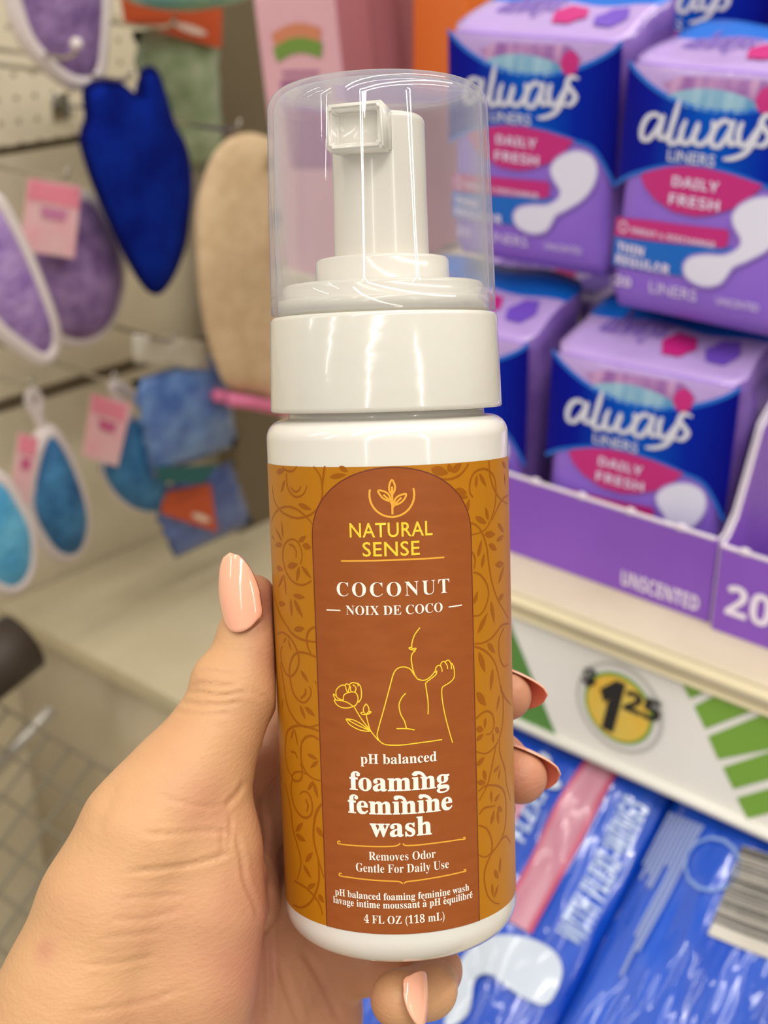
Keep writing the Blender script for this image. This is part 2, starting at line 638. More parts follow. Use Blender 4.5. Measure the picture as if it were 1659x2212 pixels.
def make_pack():
    root = empty('liner_pack')
    # wrapper: soft box, top rising towards the back where the film is folded
    bm = bmesh.new()
    N = 18
    nx, ny, nz = 16, 8, 16

    def P(sx_, sy_, sz_):
        u, t = sx_, 1 - sz_
        p = front(u, t)
        y = p.y + (PD + 0.004 * (1 - (2 * u - 1) ** 2) - p.y) * sy_
        k = 4 * sy_ * (1 - sy_)
        x = p.x * (1 + 0.05 * k * (1 - (2 * sz_ - 1) ** 4)) - 0.5 * 0 
        x += 0.0016 * math.sin(9 * sz_ + 5 * sy_) * k * (1 if u > .5 else -1) * abs(2 * u - 1) ** 6
        z = p.z
        if sz_ > 0.5:
            q = (sz_ - 0.5) * 2
            z += q ** 4 * 0.017 * sy_
            z += q ** 4 * 0.0012 * math.sin(11 * u + 6 * sy_) * min(1, sy_ * 3)
        # soft corners
        r = 0.007
        cx = max(0.0, abs(2 * u - 1) - 0.86) / 0.14
        cy = max(0.0, abs(2 * sy_ - 1) - 0.80) / 0.20
        cz = max(0.0, abs(2 * sz_ - 1) - 0.88) / 0.12
        x -= math.copysign(1, u - .5) * r * 0.5 * (cx * (cy * cy + 0.6 * cz * cz * (sz_ < .5)))
        y -= math.copysign(1, sy_ - .5) * r * 0.45 * cy * (cx * cx * .6 + cz * cz * .5 * (sz_ < .5))
        return Vector((x, y, z))
    cache = {}

    def V(i, j, k):
        key = (i, j, k)
        if key not in cache:
            cache[key] = bm.verts.new(P(i / nx, j / ny, k / nz))
        return cache[key]

    def quad(a, b, c, d, mi):
        bm.faces.new((V(*a), V(*b), V(*c), V(*d))).material_index = mi
    for i in range(nx):
        for k in range(nz):
            quad((i, 0, k), (i + 1, 0, k), (i + 1, 0, k + 1), (i, 0, k + 1), 2)
            quad((i, ny, k), (i, ny, k + 1), (i + 1, ny, k + 1), (i + 1, ny, k), 0)
    for j in range(ny):
        for k in range(nz):
            quad((0, j, k), (0, j, k + 1), (0, j + 1, k + 1), (0, j + 1, k), 0)
            quad((nx, j, k), (nx, j + 1, k), (nx, j + 1, k + 1), (nx, j, k + 1), 0)
    for i in range(nx):
        for j in range(ny):
            quad((i, j, 0), (i, j + 1, 0), (i + 1, j + 1, 0), (i + 1, j, 0), 0)
            quad((i, j, nz), (i + 1, j, nz), (i + 1, j + 1, nz), (i, j + 1, nz), 3 if j >= ny - 3 else 1)
    obj('wrapper', bm, [M_film, M_topfilm, M_purple, M_bline], root)

    f = Print(fr, 0.06, 0.06)
    sw = [(i / 24, 0.155 * (1 - (2 * i / 24 - 1) ** 2) ** 0.85) for i in range(25)]          # lower edge of the clear top
    edge = [z5(*p) for p in ((925, 862), (985, 835), (1060, 813), (1150, 797), (1230, 794), (1330, 804), (1430, 829), (1520, 863), (1600, 905), (1700, 968))]
    edge = [(0.0, edge[0][1] - .005)] + [e for e in edge[1:]] + [(1.0, 0.41)]
    f.poly([(0, 1)] + [(a, 1 - b) for a, b in sw[1:-1]] + [(1, 1)] + edge[::-1], M_blue, 0.0004)
    f.stroke(edge, 0.016, M_bline, 0.0006)
    f.stroke([(a, 1 - b) for a, b in sw], 0.018, M_bline, 0.0006, smooth=2)
    lens = [z5(*p) for p in ((1055, 832), (1090, 815), (1180, 799), (1260, 797), (1360, 812), (1480, 850), (1607, 905), (1560, 960), (1490, 1005), (1400, 1032), (1320, 1037), (1220, 1012), (1130, 950), (1080, 890))]
    f.poly(lens, M_pink, 0.0009)
    f.poly([(0.025, z5(905, 1028)[1]), z5(1100, 1050), z5(1300, 1080), z5(1465, 1103), z5(1477, 1125), z5(1470, 1180), z5(1455, 1192), z5(1200, 1160), (0.025, z5(890, 1118)[1])], M_pink, 0.0009)
    f.poly([(0.025, z5(888, 1122)[1]), z5(1200, 1163), z5(1500, 1193), z5(1520, 1215), z5(1290, 1330), (0.025, z5(880, 1265)[1])], M_band, 0.0008)
    pad = [z5(*p) for p in ((1490, 1040), (1520, 995), (1580, 965), (1640, 965), (1690, 1000), (1706, 1060), (1690, 1130), (1640, 1200), (1560, 1250), (1500, 1280), (1475, 1320), (1440, 1362), (1370, 1372), (1300, 1335), (1282, 1280), (1310, 1238), (1380, 1225), (1460, 1228), (1520, 1195), (1530, 1150), (1500, 1090))]
    pad = [(p.x, p.y) for p in catmull(pad, 4, True)]
    cx_, cy_ = sum(p[0] for p in pad) / len(pad), sum(p[1] for p in pad) / len(pad)
    f.stroke(pad, 0.022, M_linedge, 0.0012, smooth=0, closed=True)
    f.poly(pad, M_liner, 0.0013)
    fo = f.build('printed_front', root)

    g = Print(fr, 0.06, 0.06)

    def wv(base):
        return lambda s, d: base * (0.62 + 0.5 * abs(d.y)) * (0.55 + 0.45 * min(1, 6 * s, 6 * (1 - s)))
    for st_ in (((1150, 575), (1120, 548), (1080, 560), (1055, 610), (1058, 655), (1085, 664), (1120, 630), (1150, 570)),
                ((1160, 552), (1145, 610), (1143, 655), (1172, 660), (1200, 620)),
                ((1228, 490), (1212, 560), (1193, 635), (1192, 685), (1225, 685), (1250, 640)),
                ((1265, 585), (1245, 640), (1250, 688), (1280, 690), (1312, 640), (1320, 600)),
                ((1320, 600), (1303, 660), (1315, 700), (1350, 697), (1385, 650), (1382, 598)),
                ((1465, 625), (1435, 603), (1400, 625), (1380, 680), (1392, 715), (1425, 708), (1465, 630)),
                ((1475, 605), (1458, 660), (1462, 710), (1490, 705)),
                ((1510, 615), (1495, 665), (1505, 718), (1540, 708), (1575, 645)),
                ((1590, 600), (1565, 690), (1530, 752), (1480, 775), (1435, 776)),
                ((1640, 607), (1605, 595), (1585, 625), (1605, 660), (1622, 695), (1595, 727), (1555, 718))):
        g.stroke([z5(*p) for p in st_], wv(0.025), M_silver, 0.0010)
    a, b = z5(1185, 762), z5(1400, 789)
    g.text('LINERS', a[0], b[0], a[1] - .004, a[1] + .040, M_silver, 0.001, 0.008)
    g.text(bold('DAILY'), z5(1212, 888)[0], z5(1425, 900)[0], z5(1212, 888)[1], z5(1212, 840)[1], M_pale, 0.0012)
    g.text(bold('FRESH'), z5(1200, 965)[0], z5(1430, 980)[0], z5(1200, 972)[1], z5(1200, 922)[1], M_pale, 0.0012)
    g.text(bold('SWEAT & DISCHARGE'), z5(1015, 1110)[0], z5(1420, 1150)[0], z5(1015, 1110)[1], z5(1015, 1082)[1], M_pale, 0.0012)
    c = z5(975, 1082)
    g.stroke([(c[0] + .025 * math.cos(k * .5236), c[1] + .021 * math.sin(k * .5236)) for k in range(12)], 0.007, M_pale, 0.0012, smooth=0, closed=True)
    g.text(bold('THIN'), z5(945, 1198)[0], z5(1085, 1210)[0], z5(945, 1200)[1], z5(945, 1155)[1], M_pale, 0.0012, 0.02)
    g.text(bold('REGULAR'), z5(938, 1262)[0], z5(1215, 1295)[0], z5(938, 1262)[1], z5(938, 1215)[1], M_pale, 0.0012, 0.02)
    g.text(bold('20'), z5(935, 1375)[0], z5(1020, 1380)[0], z5(935, 1372)[1], z5(935, 1322)[1], M_pale, 0.0012)
    g.text('LINERS', z5(1115, 1400)[0], z5(1340, 1425)[0], z5(1115, 1408)[1], z5(1115, 1352)[1], M_pale, 0.0012)
    g.text('UNSCENTED', z5(1428, 1460)[0], z5(1615, 1480)[0], z5(1428, 1462)[1], z5(1428, 1425)[1], M_pale, 0.0012)
    g.build('lettering', fo)

    # the see-through top of the front: pale film with the folded blue liners showing
    w = Print(fr, 0.05, 0.05)
    w.poly([(0.02, 0.995)] + [(a, 1 - b) for a, b in sw[1:-1]] + [(0.98, 0.995)], M_topfilm, 0.0002)
    w.poly([(0.20, 0.93), (0.30, 0.965), (0.72, 0.975), (0.80, 0.92), (0.6, 0.86), (0.3, 0.87)], M_pinkfilm, 0.0004)
    dome = [(0.24 + 0.46 * i / 14, 0.862 - 0.02 * abs(i / 7 - 1) ** 2 * -1 + 0.065 * math.sin(math.pi * i / 14) ** .7) for i in range(15)]
    w.poly(dome + [(0.70, 0.866), (0.6, 0.846), (0.46, 0.842), (0.32, 0.852)], M_fold, 0.0006)
    w.poly(circ((0.735, 0.905), 0.05, 14), M_pink, 0.0007)
    win = w.build('film_window', root)

    # print on top: a pink and a violet flower
    t_ = Print(lambda u, w_, off: P(u, w_, 1.0) + Vector((0, 0, 0.0005 + off)), 0.06, 0.12)
    for (cu, cv, m_) in ((0.58, 0.36, M_pink), (0.80, 0.40, mat('flower_violet', rgb(112, 76, 190), .35))):
        t_.poly([(cu + (0.085 + .006 * math.cos(6 * a_)) * math.cos(a_), cv + (0.17 + .012 * math.cos(6 * a_)) * math.sin(a_)) for a_ in [k * math.pi / 15 for k in range(30)]], m_, 0.0003)
    t_.text(serif('always', 0x1D468), 0.12, 0.48, 0.40, 0.72, mat('top_logo_violet', rgb(128, 98, 190), .35), 0.0003, 0.01)
    t_.build('top_print', root)
    return root


PACKROT = Matrix.Rotation(-math.pi / 2, 3, 'Z')       # local x -> -Y (right along the shelf), local y -> +X (into the shelf)


def set_pack(o, x, yleft, z, yaw=0.0, lean=0.0, k=1.0):
    """place a pack by its lower left front corner"""
    r = Matrix.Rotation(math.radians(yaw), 3, 'Z') @ PACKROT @ Matrix.Rotation(math.radians(-lean), 3, 'X')
    off = r @ Vector((PW / 2 * k, 0, 0))
    o.matrix_world = Matrix.Translation(Vector((x, yleft, z)) + off) @ r.to_4x4() @ Matrix.Scale(k, 4)
    o['category'] = 'liner pack'
    o['group'] = 'purple and blue liner packs'


pk = make_pack()
set_pack(pk, 0.535, 0.350, ZS, 6, 1)
pk['label'] = 'blue and purple liner pack standing in the open-fronted purple carton, price disc below it'
ZT = 1.264
spots = ((0.560, 0.336, ZT, 0, 3, 'upper right liner pack showing THIN REGULAR, stacked on the pack in the carton'),
         (0.566, 0.438, ZT + 0.008, 4, -3, 'upper liner pack partly behind the clear pump cap'),
         (0.535, 0.462, ZS, 4, -2, 'liner pack in the carton mostly hidden behind the bottle collar'),
         (0.535, 0.198, ZS, 0, 0, 'liner pack in the second carton at the right edge, a sliver showing'),
         (0.611, 0.352, ZS, 3, 0, 'liner pack standing in the carton behind the middle pack, its blue top edge showing'),
         (0.604, 0.464, ZS, 5, 0, 'liner pack in the carton behind the one hidden by the bottle collar'),
         (0.670, 0.420, ZT + 0.045, 4, 2, 'liner pack behind and above the two upper front packs'),
         (0.668, 0.318, ZT + 0.035, 2, 4, 'liner pack at the top right corner behind the upper right pack'))
for (x, y, z, yaw, lean, lab) in spots:
    c = copy_tree(pk)
    set_pack(c, x, y, z, yaw, lean)
    c['label'] = lab

# ------------------------------------------------------------------ purple shelf cartons
M_cart = mat('carton_purple', rgb(132, 78, 192), 0.4, noise=rgb(140, 86, 200), nscale=8)
M_cartw = mat('carton_white_edge', rgb(226, 214, 226), 0.6)
M_cartblue = mat('carton_blue', rgb(10, 60, 160), 0.4)


def carton(y0, y1, x0, txt, lab):
    H_, D_ = 0.044, 0.13
    root = empty('display_carton', (x0, (y0 + y1) / 2, ZS))
    tag(root, lab, 'display carton', 'purple open cartons on the shelf')
    w = y1 - y0
    bm = bmesh.new()
    box(bm, (-0.0009, -w / 2, 0), (0.0009, w / 2, H_), 0.0004, 1)
    fp = obj('front_panel', bm, M_cart, root, smooth=False)
    bm = bmesh.new()
    box(bm, (-0.0011, -w / 2 + .001, H_ - 0.0006), (0.0011, w / 2 - .001, H_ + 0.0009), 0.0003, 1)
    for k in range(int(w / 0.028)):
        y = w / 2 - 0.012 - k * 0.028
        box(bm, (-0.0016, y - 0.0022, H_ - 0.001), (0.0016, y + 0.0022, H_ + 0.0022), 0.0007, 1)
    obj('torn_edge', bm, M_cartw, fp, smooth=False)
    prof = [(0.001, 0.0), (0.001, H_), (0.006, H_ + 0.002), (0.013, H_ + 0.010), (0.020, H_ + 0.028), (0.028, H_ + 0.050), (0.045, H_ + 0.062), (D_, H_ + 0.064), (D_, 0.0)]
    for s in (1, -1):
        bm = bmesh.new()
        a_ = [bm.verts.new((x, s * (w / 2) - 0.0008, z)) for x, z in prof]
        b_ = [bm.verts.new((x, s * (w / 2) + 0.0008, z)) for x, z in prof]
        bm.faces.new(a_)
        bm.faces.new(b_[::-1])
        for i in range(len(prof)):
            j = (i + 1) % len(prof)
            f = bm.faces.new((a_[i], b_[i], b_[j], a_[j]))
            f.material_index = 1
        for f in bm.faces:
            if f.material_index == 0 and s < 0:
                f.material_index = 2
        obj('side_panel', bm, [M_cart, M_cartw, M_cartblue], root, smooth=False)
    bm = bmesh.new()
    box(bm, (0, -w / 2, 0.0002), (D_, w / 2, 0.0012))
    obj('bottom_panel', bm, M_cart, root, smooth=False)
    p = Print(lambda u, v, off: Vector((-0.0009 - off, -u, v)), 0)
    for (s, u0, u1, v0, v1) in txt:
        p.text(bold(s), u0, u1, v0, v1, mat('carton_lettering', rgb(240, 228, 248), .4), 0.0004, 0.006)
    p.build('lettering', fp)
    return root


carton(0.2475, 0.475, 0.529, (('UNSCENTED', 0.065, 0.108, 0.0045, 0.0125),), 'purple shelf carton reading UNSCENTED under the middle liner pack')
carton(-0.03, 0.244, 0.525, (('20', -0.131, -0.108, 0.011, 0.027),), 'purple shelf carton reading 20 at the right edge of the shelf')


# ------------------------------------------------------------------ blue pad packs on the lower shelf
M_bfilm = mat('blue_pad_film', rgb(6, 84, 204), 0.3, coat=0.9, bump=0.9, bscale=11, bdist=0.014, stretch=(2.4, 1, .5), noise=rgb(2, 60, 176), nscale=8)
M_stripe = mat('stripe_rose', rgb(206, 152, 168), 0.3, coat=0.4, noise=rgb(184, 112, 136), nscale=30, bump=.4, bscale=22, bdist=.005, stretch=(2, 1, .5))
M_red = mat('stripe_red', rgb(196, 84, 112), 0.3)
M_bart = mat('barcode_black', rgb(62, 58, 56), 0.5)
M_grey = mat('barcode_paper', rgb(196, 190, 180), 0.5)
M_padw = mat('pad_print_white', rgb(196, 206, 220), 0.3, coat=.4)
M_padt = mat('pad_text_silver', rgb(168, 186, 222), 0.3, coat=.4)


def pad_pack(wd, L, dp):
    """soft pack: front in local xz facing -y"""
    bm = bmesh.new()
    nx, ny, nz = 28, 6, 30

    def P(a, b, c):
        bul = (1 - (2 * a - 1) ** 4) * (1 - (2 * c - 1) ** 6)
        x = (a - .5) * wd * (1 - 0.03 * abs(2 * c - 1) ** 8)
        x += (0.05 * dp) * 4 * b * (1 - b) * (2 * a - 1)
        y = b * dp + (b - .5) * 2 * 0.012 * bul
        y += 0.0022 * math.sin(21 * c + 9 * a) * math.sin(17 * a + 3 * c) * (1 - b) * bul
        y += 0.0034 * math.sin(24 * a + 2.2 * math.sin(5 * c) + 5 * c) * max(0.0, 1 - c / .62) ** .6 * (1 - b) * (1 - (2 * a - 1) ** 6)
        return Vector((x, y, c * L))
    C_ = {}

    def V(*k):
        if k not in C_:
            C_[k] = bm.verts.new(P(k[0] / nx, k[1] / ny, k[2] / nz))
        return C_[k]
    for i in range(nx):
        for k in range(nz):
            bm.faces.new((V(i, 0, k), V(i + 1, 0, k), V(i + 1, 0, k + 1), V(i, 0, k + 1)))
            bm.faces.new((V(i, ny, k), V(i, ny, k + 1), V(i + 1, ny, k + 1), V(i + 1, ny, k)))
    for j in range(ny):
        for k in range(nz):
            bm.faces.new((V(0, j, k), V(0, j, k + 1), V(0, j + 1, k + 1), V(0, j + 1, k)))
            bm.faces.new((V(nx, j, k), V(nx, j + 1, k), V(nx, j + 1, k + 1), V(nx, j, k + 1)))
    for i in range(nx):
        for j in range(ny):
            bm.faces.new((V(i, j, 0), V(i, j + 1, 0), V(i + 1, j + 1, 0), V(i + 1, j, 0)))
            bm.faces.new((V(i, j, nz), V(i + 1, j, nz), V(i + 1, j + 1, nz), V(i, j + 1, nz)))
    return bm, (lambda u, v, off: P(u, 0, v) - Vector((0, off, 0)))


def lean_rot(al):
    e = Vector((math.cos(al), 0, math.sin(al)))             # local z: up the leaning front
    x = Vector((0, -1, 0))
    y = e.cross(x)
    return Matrix((x, y, e)).transposed()


AL = math.radians(40)
LR = lean_rot(AL)
N_ = LR @ Vector((0, -1, 0))
PT = Vector((0.515, 0.30, 1.047))                            # a point of the leaning front plane, just under the sign


def on_lean(px, py):
    d = ray(px, py)
    return CAM + d * ((PT - CAM).dot(N_) / d.dot(N_))


Linv = LR.transposed()
seam_t = on_lean(1440, 1724)
seam_b = on_lean(1230, 2135)
top_w = on_lean(1440, 1705)
LEN = 0.235
ztop = (Linv @ top_w).z + 0.012
ys = seam_t.y


def pad_root(yc, lab):
    base = Linv @ top_w
    o = empty('pad_pack', LR @ Vector((-yc, base.y, ztop - LEN)), LR)
    tag(o, lab, 'pad pack', 'blue pad packs leaning on the lower shelf')
    return o


WD = 0.150
# left pack: flexi-wings text beside the seam, rose stripe, white pad drawing
rt_ = pad_root(ys + WD / 2, 'blue pad pack with rose stripe and white pad drawing under the sign strip')
bm, fn = pad_pack(WD, LEN, 0.05)
body = obj('wrapper', bm, M_bfilm, rt_)
ri = rt_.matrix_world.inverted()


def padc(px, py, wd=WD, inv_=None):
    p = (inv_ or ri) @ on_lean(px, py)
    return (p.x / wd + 0.5, p.z / LEN)


p = Print(fn, 0.05, 0.04)
ctr = [padc(1310, 1665), padc(1225, 1830), padc(1130, 2010)]
p.stroke(ctr, 0.13, M_red, 0.0012, smooth=6)
p.stroke(ctr, 0.095, M_stripe, 0.0016, smooth=6)
p.stroke([padc(1165, 1690), padc(1125, 1770), padc(1085, 1860)], 0.06, M_stripe, 0.0014, smooth=6)
pts = [padc(*q) for q in ((1000, 2150), (1020, 2080), (1070, 2040), (1150, 2038), (1205, 2060), (1222, 2100), (1205, 2150), (1180, 2175), (1130, 2155), (1085, 2120), (1045, 2128), (1030, 2200), (980, 2225))]
p.poly([(q.x, q.y) for q in catmull(pts, 4, True)], M_padw, 0.002)
pts = [padc(*q) for q in ((1180, 1640), (1205, 1655), (1205, 1690), (1230, 1710), (1222, 1725), (1190, 1715), (1182, 1680))]
p.poly([(q.x, q.y) for q in catmull(pts, 4, True)], M_padw, 0.002)
pf = p.build('printed_front', rt_)
p = Print(fn, 0.05, 0.04)
a, b = Vector((*padc(1262, 2048), 0)), Vector((*padc(1408, 1748), 0))
dv = (b - a)
wv_ = Vector((-0.085, 0.0, 0))


def rline(a, dv, wv_):
    return lambda x, y: a + dv * x + wv_ * y


p.text(serif('WITH FLEXI-WINGS', 0x1D63C), 0, 1, 0, 1, M_padt, 0.0016, 0.01, rot=rline(a, dv, wv_))
a2, b2 = Vector((*padc(1148, 1838), 0)), Vector((*padc(1205, 1730), 0))
p.text(serif('FLEXI', 0x1D63C), 0, 1, 0, 1, M_padt, 0.0016, 0.01, rot=rline(a2, b2 - a2, Vector((-0.06, 0, 0))))
p.build('lettering', pf)
# right pack: barcode side
rt2 = pad_root(ys - WD / 2 - 0.004, 'blue pad pack with grey barcode panel at the lower right corner')
bm, fn2 = pad_pack(WD, LEN, 0.05)
obj('wrapper', bm, M_bfilm, rt2)
ri2 = rt2.matrix_world.inverted()
q2 = lambda px, py: padc(px, py, WD, ri2)
p = Print(fn2, 0.05, 0.04)
a, b, c_ = Vector((*q2(1545, 2035), 0)), Vector((*q2(1612, 1838), 0)), Vector((*q2(1720, 2105), 0))
for (s0, s1, m_) in [(0, 1, M_grey)]:
    p.poly([tuple((a + (b - a) * x + (c_ - a) * y).xy) for x, y in ((0, 0), (1, 0), (1, 1), (0, 1))], m_, 0.0012)
rnd = random.Random(7)
s = 0.14
while s < 0.97:
    wd_ = rnd.choice((0.008, 0.014, 0.022))
    p.poly([tuple((a + (b - a) * x + (c_ - a) * y).xy) for x, y in ((s, 0), (s + wd_, 0), (s + wd_, 1), (s, 1))], M_bart, 0.0016)
    s += wd_ + rnd.choice((0.008, 0.013, 0.02))
p.stroke([tuple((Vector((*q2(1548, 1880), 0)) + Vector((.085 * math.cos(t * .5236), .055 * math.sin(t * .5236), 0))).xy) for t in range(12)], 0.008, mat('seal_blue', rgb(120, 150, 210), .4), 0.0014, smooth=0, closed=True)
pf2 = p.build('printed_front', rt2)
p = Print(fn2, 0.05, 0.04)
M_fine = mat('fine_print_grey', rgb(140, 156, 206), .4)
rnd = random.Random(3)
for i in range(9):
    sx_, sy_ = 1450 + 9.5 * i, 1757 + 4.6 * i
    ln = 0.10 + 0.10 * rnd.random() + (0.16 if i > 5 else 0)
    a = Vector((*q2(sx_, sy_), 0))
    dd = Vector((0, -1, 0))
    p.stroke([tuple(a.xy), tuple((a + dd * ln).xy)], 0.012, M_fine, 0.0014, smooth=0)
p.build('fine_print', pf2)

# ------------------------------------------------------------------ pink cartons beside the packs
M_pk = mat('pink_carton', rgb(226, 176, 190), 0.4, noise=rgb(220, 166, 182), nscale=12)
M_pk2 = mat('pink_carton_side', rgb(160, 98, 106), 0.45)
M_pkp = mat('pink_carton_print', rgb(168, 104, 150), 0.4)
M_grn = mat('emblem_green', rgb(110, 146, 60), 0.5)
M_org = mat('emblem_orange', rgb(206, 128, 96), 0.5)


def pink_box(first=None):
    w, d, h = 0.095, 0.036, 0.222
    root = empty('pink_carton')
    bm = bmesh.new()
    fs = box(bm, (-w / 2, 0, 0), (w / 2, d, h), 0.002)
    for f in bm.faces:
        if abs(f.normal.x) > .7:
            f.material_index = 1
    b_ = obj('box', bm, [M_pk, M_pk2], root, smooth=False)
    p = Print(lambda u, v, off: Vector((u, -off, v)), 0)
    arc = [(-.028 + .056 * i / 12, h - .036 + .006 * math.sin(math.pi * i / 12)) for i in range(13)]
    p.stroke(arc, 0.013, M_org, 0.0006, smooth=0)
    p.stroke([(a_, b_ - .010) for a_, b_ in arc], 0.012, M_grn, 0.0007, smooth=0)
    p.poly([(-.026, h - .065), (.026, h - .07), (.026, h - .135), (-.026, h - .135)], M_pkp, 0.0005)
    for k in range(3):
        p.poly([(-.022, h - .058 - .006 * k), (.022, h - .060 - .006 * k), (.022, h - .063 - .006 * k), (-.022, h - .061 - .006 * k)], M_pkp, 0.0008)
    p.build('printed_front', root)
    return root


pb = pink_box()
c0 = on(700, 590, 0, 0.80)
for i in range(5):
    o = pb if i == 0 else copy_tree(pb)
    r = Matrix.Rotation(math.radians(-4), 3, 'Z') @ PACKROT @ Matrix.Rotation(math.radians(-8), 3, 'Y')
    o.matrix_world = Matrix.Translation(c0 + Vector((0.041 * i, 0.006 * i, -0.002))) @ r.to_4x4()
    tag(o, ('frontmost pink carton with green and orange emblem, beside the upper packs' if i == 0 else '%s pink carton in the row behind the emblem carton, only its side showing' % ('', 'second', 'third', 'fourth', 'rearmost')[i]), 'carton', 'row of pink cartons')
# the ledge they stand on
le = empty('carton_ledge', c0 + Vector((0, 0, -0.012)))
tag(le, 'small beige ledge under the row of pink cartons', 'ledge')
bm = bmesh.new()
box(bm, (-0.004, -0.050, -0.008), (0.215, 0.050, 0.008), 0.002)
obj('board', bm, M_cream, le)
# orange carton glimpsed between pink cartons and packs
oc = on(938, 60, 0, 0.86)
bm = bmesh.new()
box(bm, (0, -0.03, -0.05), (0.04, 0.022, 0.07), 0.002)
o = obj('orange_carton', bm, mat('orange_card', rgb(226, 112, 44), .4), None, smooth=False)
o.location = oc
tag(o, 'orange carton glimpsed between the pink cartons and the top liner pack', 'carton')


# ------------------------------------------------------------------ things hanging on the pegboard
def hang_rect(l, t, r, b, y):
    """left/top/right/bottom pixels -> box centre, width, height on the plane y"""
    mx, my = (l + r) / 2, (t + b) / 2
    L_, R_ = on(l, my, 1, y), on(r, my, 1, y)
    T_, B_ = on(mx, t, 1, y), on(mx, b, 1, y)
    return (L_ + R_) / 2, (R_.x - L_.x), (T_.z - B_.z)


def blob_mesh(outline, depth, rings=7):
    """a padded shape from a 2D outline (x,z), domed to both sides"""
    bm = bmesh.new()
    pts = catmull(outline, 4, True)
    cx = sum(p.x for p in pts) / len(pts)
    cz = sum(p.y for p in pts) / len(pts)
    n = len(pts)
    for s in (-1, 1):
        prev = None
        for k in range(rings):
            a = math.pi / 2 * k / (rings - 1)
            f = math.cos(a)
            if k == rings - 1:
                v = bm.verts.new((cx, s * depth / 2, cz))
                for i in range(n):
                    q = (prev[i], prev[(i + 1) % n], v)
                    bm.faces.new(q)
            else:
                ring = [bm.verts.new((cx + (p.x - cx) * f, s * depth / 2 * math.sin(a) ** .8, cz + (p.y - cz) * f)) for p in pts]
                if prev:
                    for i in range(n):
                        bm.faces.new((prev[i], prev[(i + 1) % n], ring[(i + 1) % n], ring[i]))
                prev = ring
    bmesh.ops.remove_doubles(bm, verts=bm.verts, dist=1e-5)
    return bm, pts


M_rim = mat('white_piping', rgb(224, 212, 210), 0.6)
M_tagp = mat('pink_card_tag', rgb(240, 176, 186), 0.5, noise=rgb(234, 196, 196), nscale=30)
M_tagd = mat('tag_print_magenta', rgb(206, 92, 140), 0.5)


def pad_item(outline_px, y, mcol, lab, depth=0.03, tagpx=None, loop=None, rimw=0.0095, rot=0):
    pts = [on(px, py, 1, y) for px, py in outline_px]
    c = sum(pts, Vector()) / len(pts)
    root = empty('bath_pad', c)
    tag(root, lab, 'bath pad', 'net bath pads with white piping')
    out = [(p_.x - c.x, p_.z - c.z) for p_ in pts]
    bm, op = blob_mesh(out, depth)
    obj('net_body', bm, mcol, root)
    bm = bmesh.new()
    tube(bm, [(p_.x, 0, p_.y) for p_ in op], rimw, 10, closed=True)
    obj('piping', bm, M_rim, root)
    if loop:
        bm = bmesh.new()
        lp = [on(px, py, 1, y) - c for px, py in loop]
        tube(bm, [p_ for p_ in catmull([tuple(q) for q in lp], 5)], 0.005, 8)
        obj('hanging_loop', bm, M_rim, root)
    if tagpx:
        tp = [on(px, py, 1, y - depth * .5 - 0.012) - c for px, py in tagpx]
        bm = bmesh.new()
        a_ = [bm.verts.new(p_) for p_ in tp]
        b_ = [bm.verts.new(p_ + Vector((0, .0015, 0))) for p_ in tp]
        bm.faces.new(a_)
        bm.faces.new(b_[::-1])
        for i in range(4):
            bm.faces.new((a_[i], b_[i], b_[(i + 1) % 4], a_[(i + 1) % 4]))
        tg = obj('card_tag', bm, M_tagp, root, smooth=False)
        p = Print(lambda u, v, off: tp[3] + (tp[2] - tp[3]) * u + (tp[0] - tp[3]) * v + Vector((0, -off, 0)), 0)
        p.poly([(.02, .72), (.98, .72), (.98, .99), (.02, .99)], mat('tag_rose', rgb(238, 140, 160), .5), 0.0006)
        p.text(serif('bath', 0x1D63C), .25, .75, .5, .72, M_tagd, 0.0009) if False else p.poly([(.3, .5), (.72, .5), (.78, .66), (.26, .66)], M_tagd if 'blue' in lab else mat('tag_print_rose', rgb(206, 130, 170), .5), 0.0009)
        p.build('tag_print', tg)
    return root


M_net = mat('purple_net', rgb(152, 122, 172), 0.7, noise=rgb(112, 80, 136), nscale=45, bump=.8, bscale=120, bdist=.004)
M_net2 = mat('lavender_net', rgb(176, 146, 200), 0.7, noise=rgb(140, 104, 176), nscale=45, bump=.8, bscale=120, bdist=.004)
M_bnet = mat('blue_net', rgb(62, 128, 176), 0.7, noise=rgb(24, 84, 138), nscale=34, bump=.8, bscale=110, bdist=.004)
M_cnet = mat('cyan_net', rgb(74, 160, 208), 0.7, noise=rgb(110, 190, 226), nscale=34, bump=.8, bscale=110, bdist=.004)
pad_item([(28, -60), (45, 60), (95, 130), (150, 172), (198, 168), (215, 100), (212, -60), (120, -120)], 1.16, M_net, 'purple net bath pad with white piping at the top left corner above the navy glove')
pad_item([(95, 470), (60, 560), (70, 660), (110, 715), (170, 733), (225, 700), (252, 620), (245, 540), (215, 470), (170, 425)], 1.185, M_net, 'purple net bath pad wearing a pink card tag, left of the navy glove', depth=.06, tagpx=[(62, 385), (176, 402), (160, 558), (46, 540)])
pad_item([(-60, 470), (-70, 600), (-20, 690), (50, 750), (95, 772), (112, 720), (70, 600), (20, 490), (-20, 430)], 1.08, M_net2, 'lavender net bath pad cut off by the left edge below the pegboard seam')
pad_item([(95, 935), (70, 1010), (62, 1090), (85, 1150), (125, 1195), (165, 1185), (178, 1120), (160, 1040), (125, 960)], 1.12, M_bnet, 'blue net bath pad with white piping and slim pink tag, lower left', depth=.05, tagpx=[(42, 935), (84, 945), (62, 1090), (22, 1080)], loop=[(100, 940), (80, 900), (62, 865), (70, 845), (84, 862), (84, 900), (100, 940)])
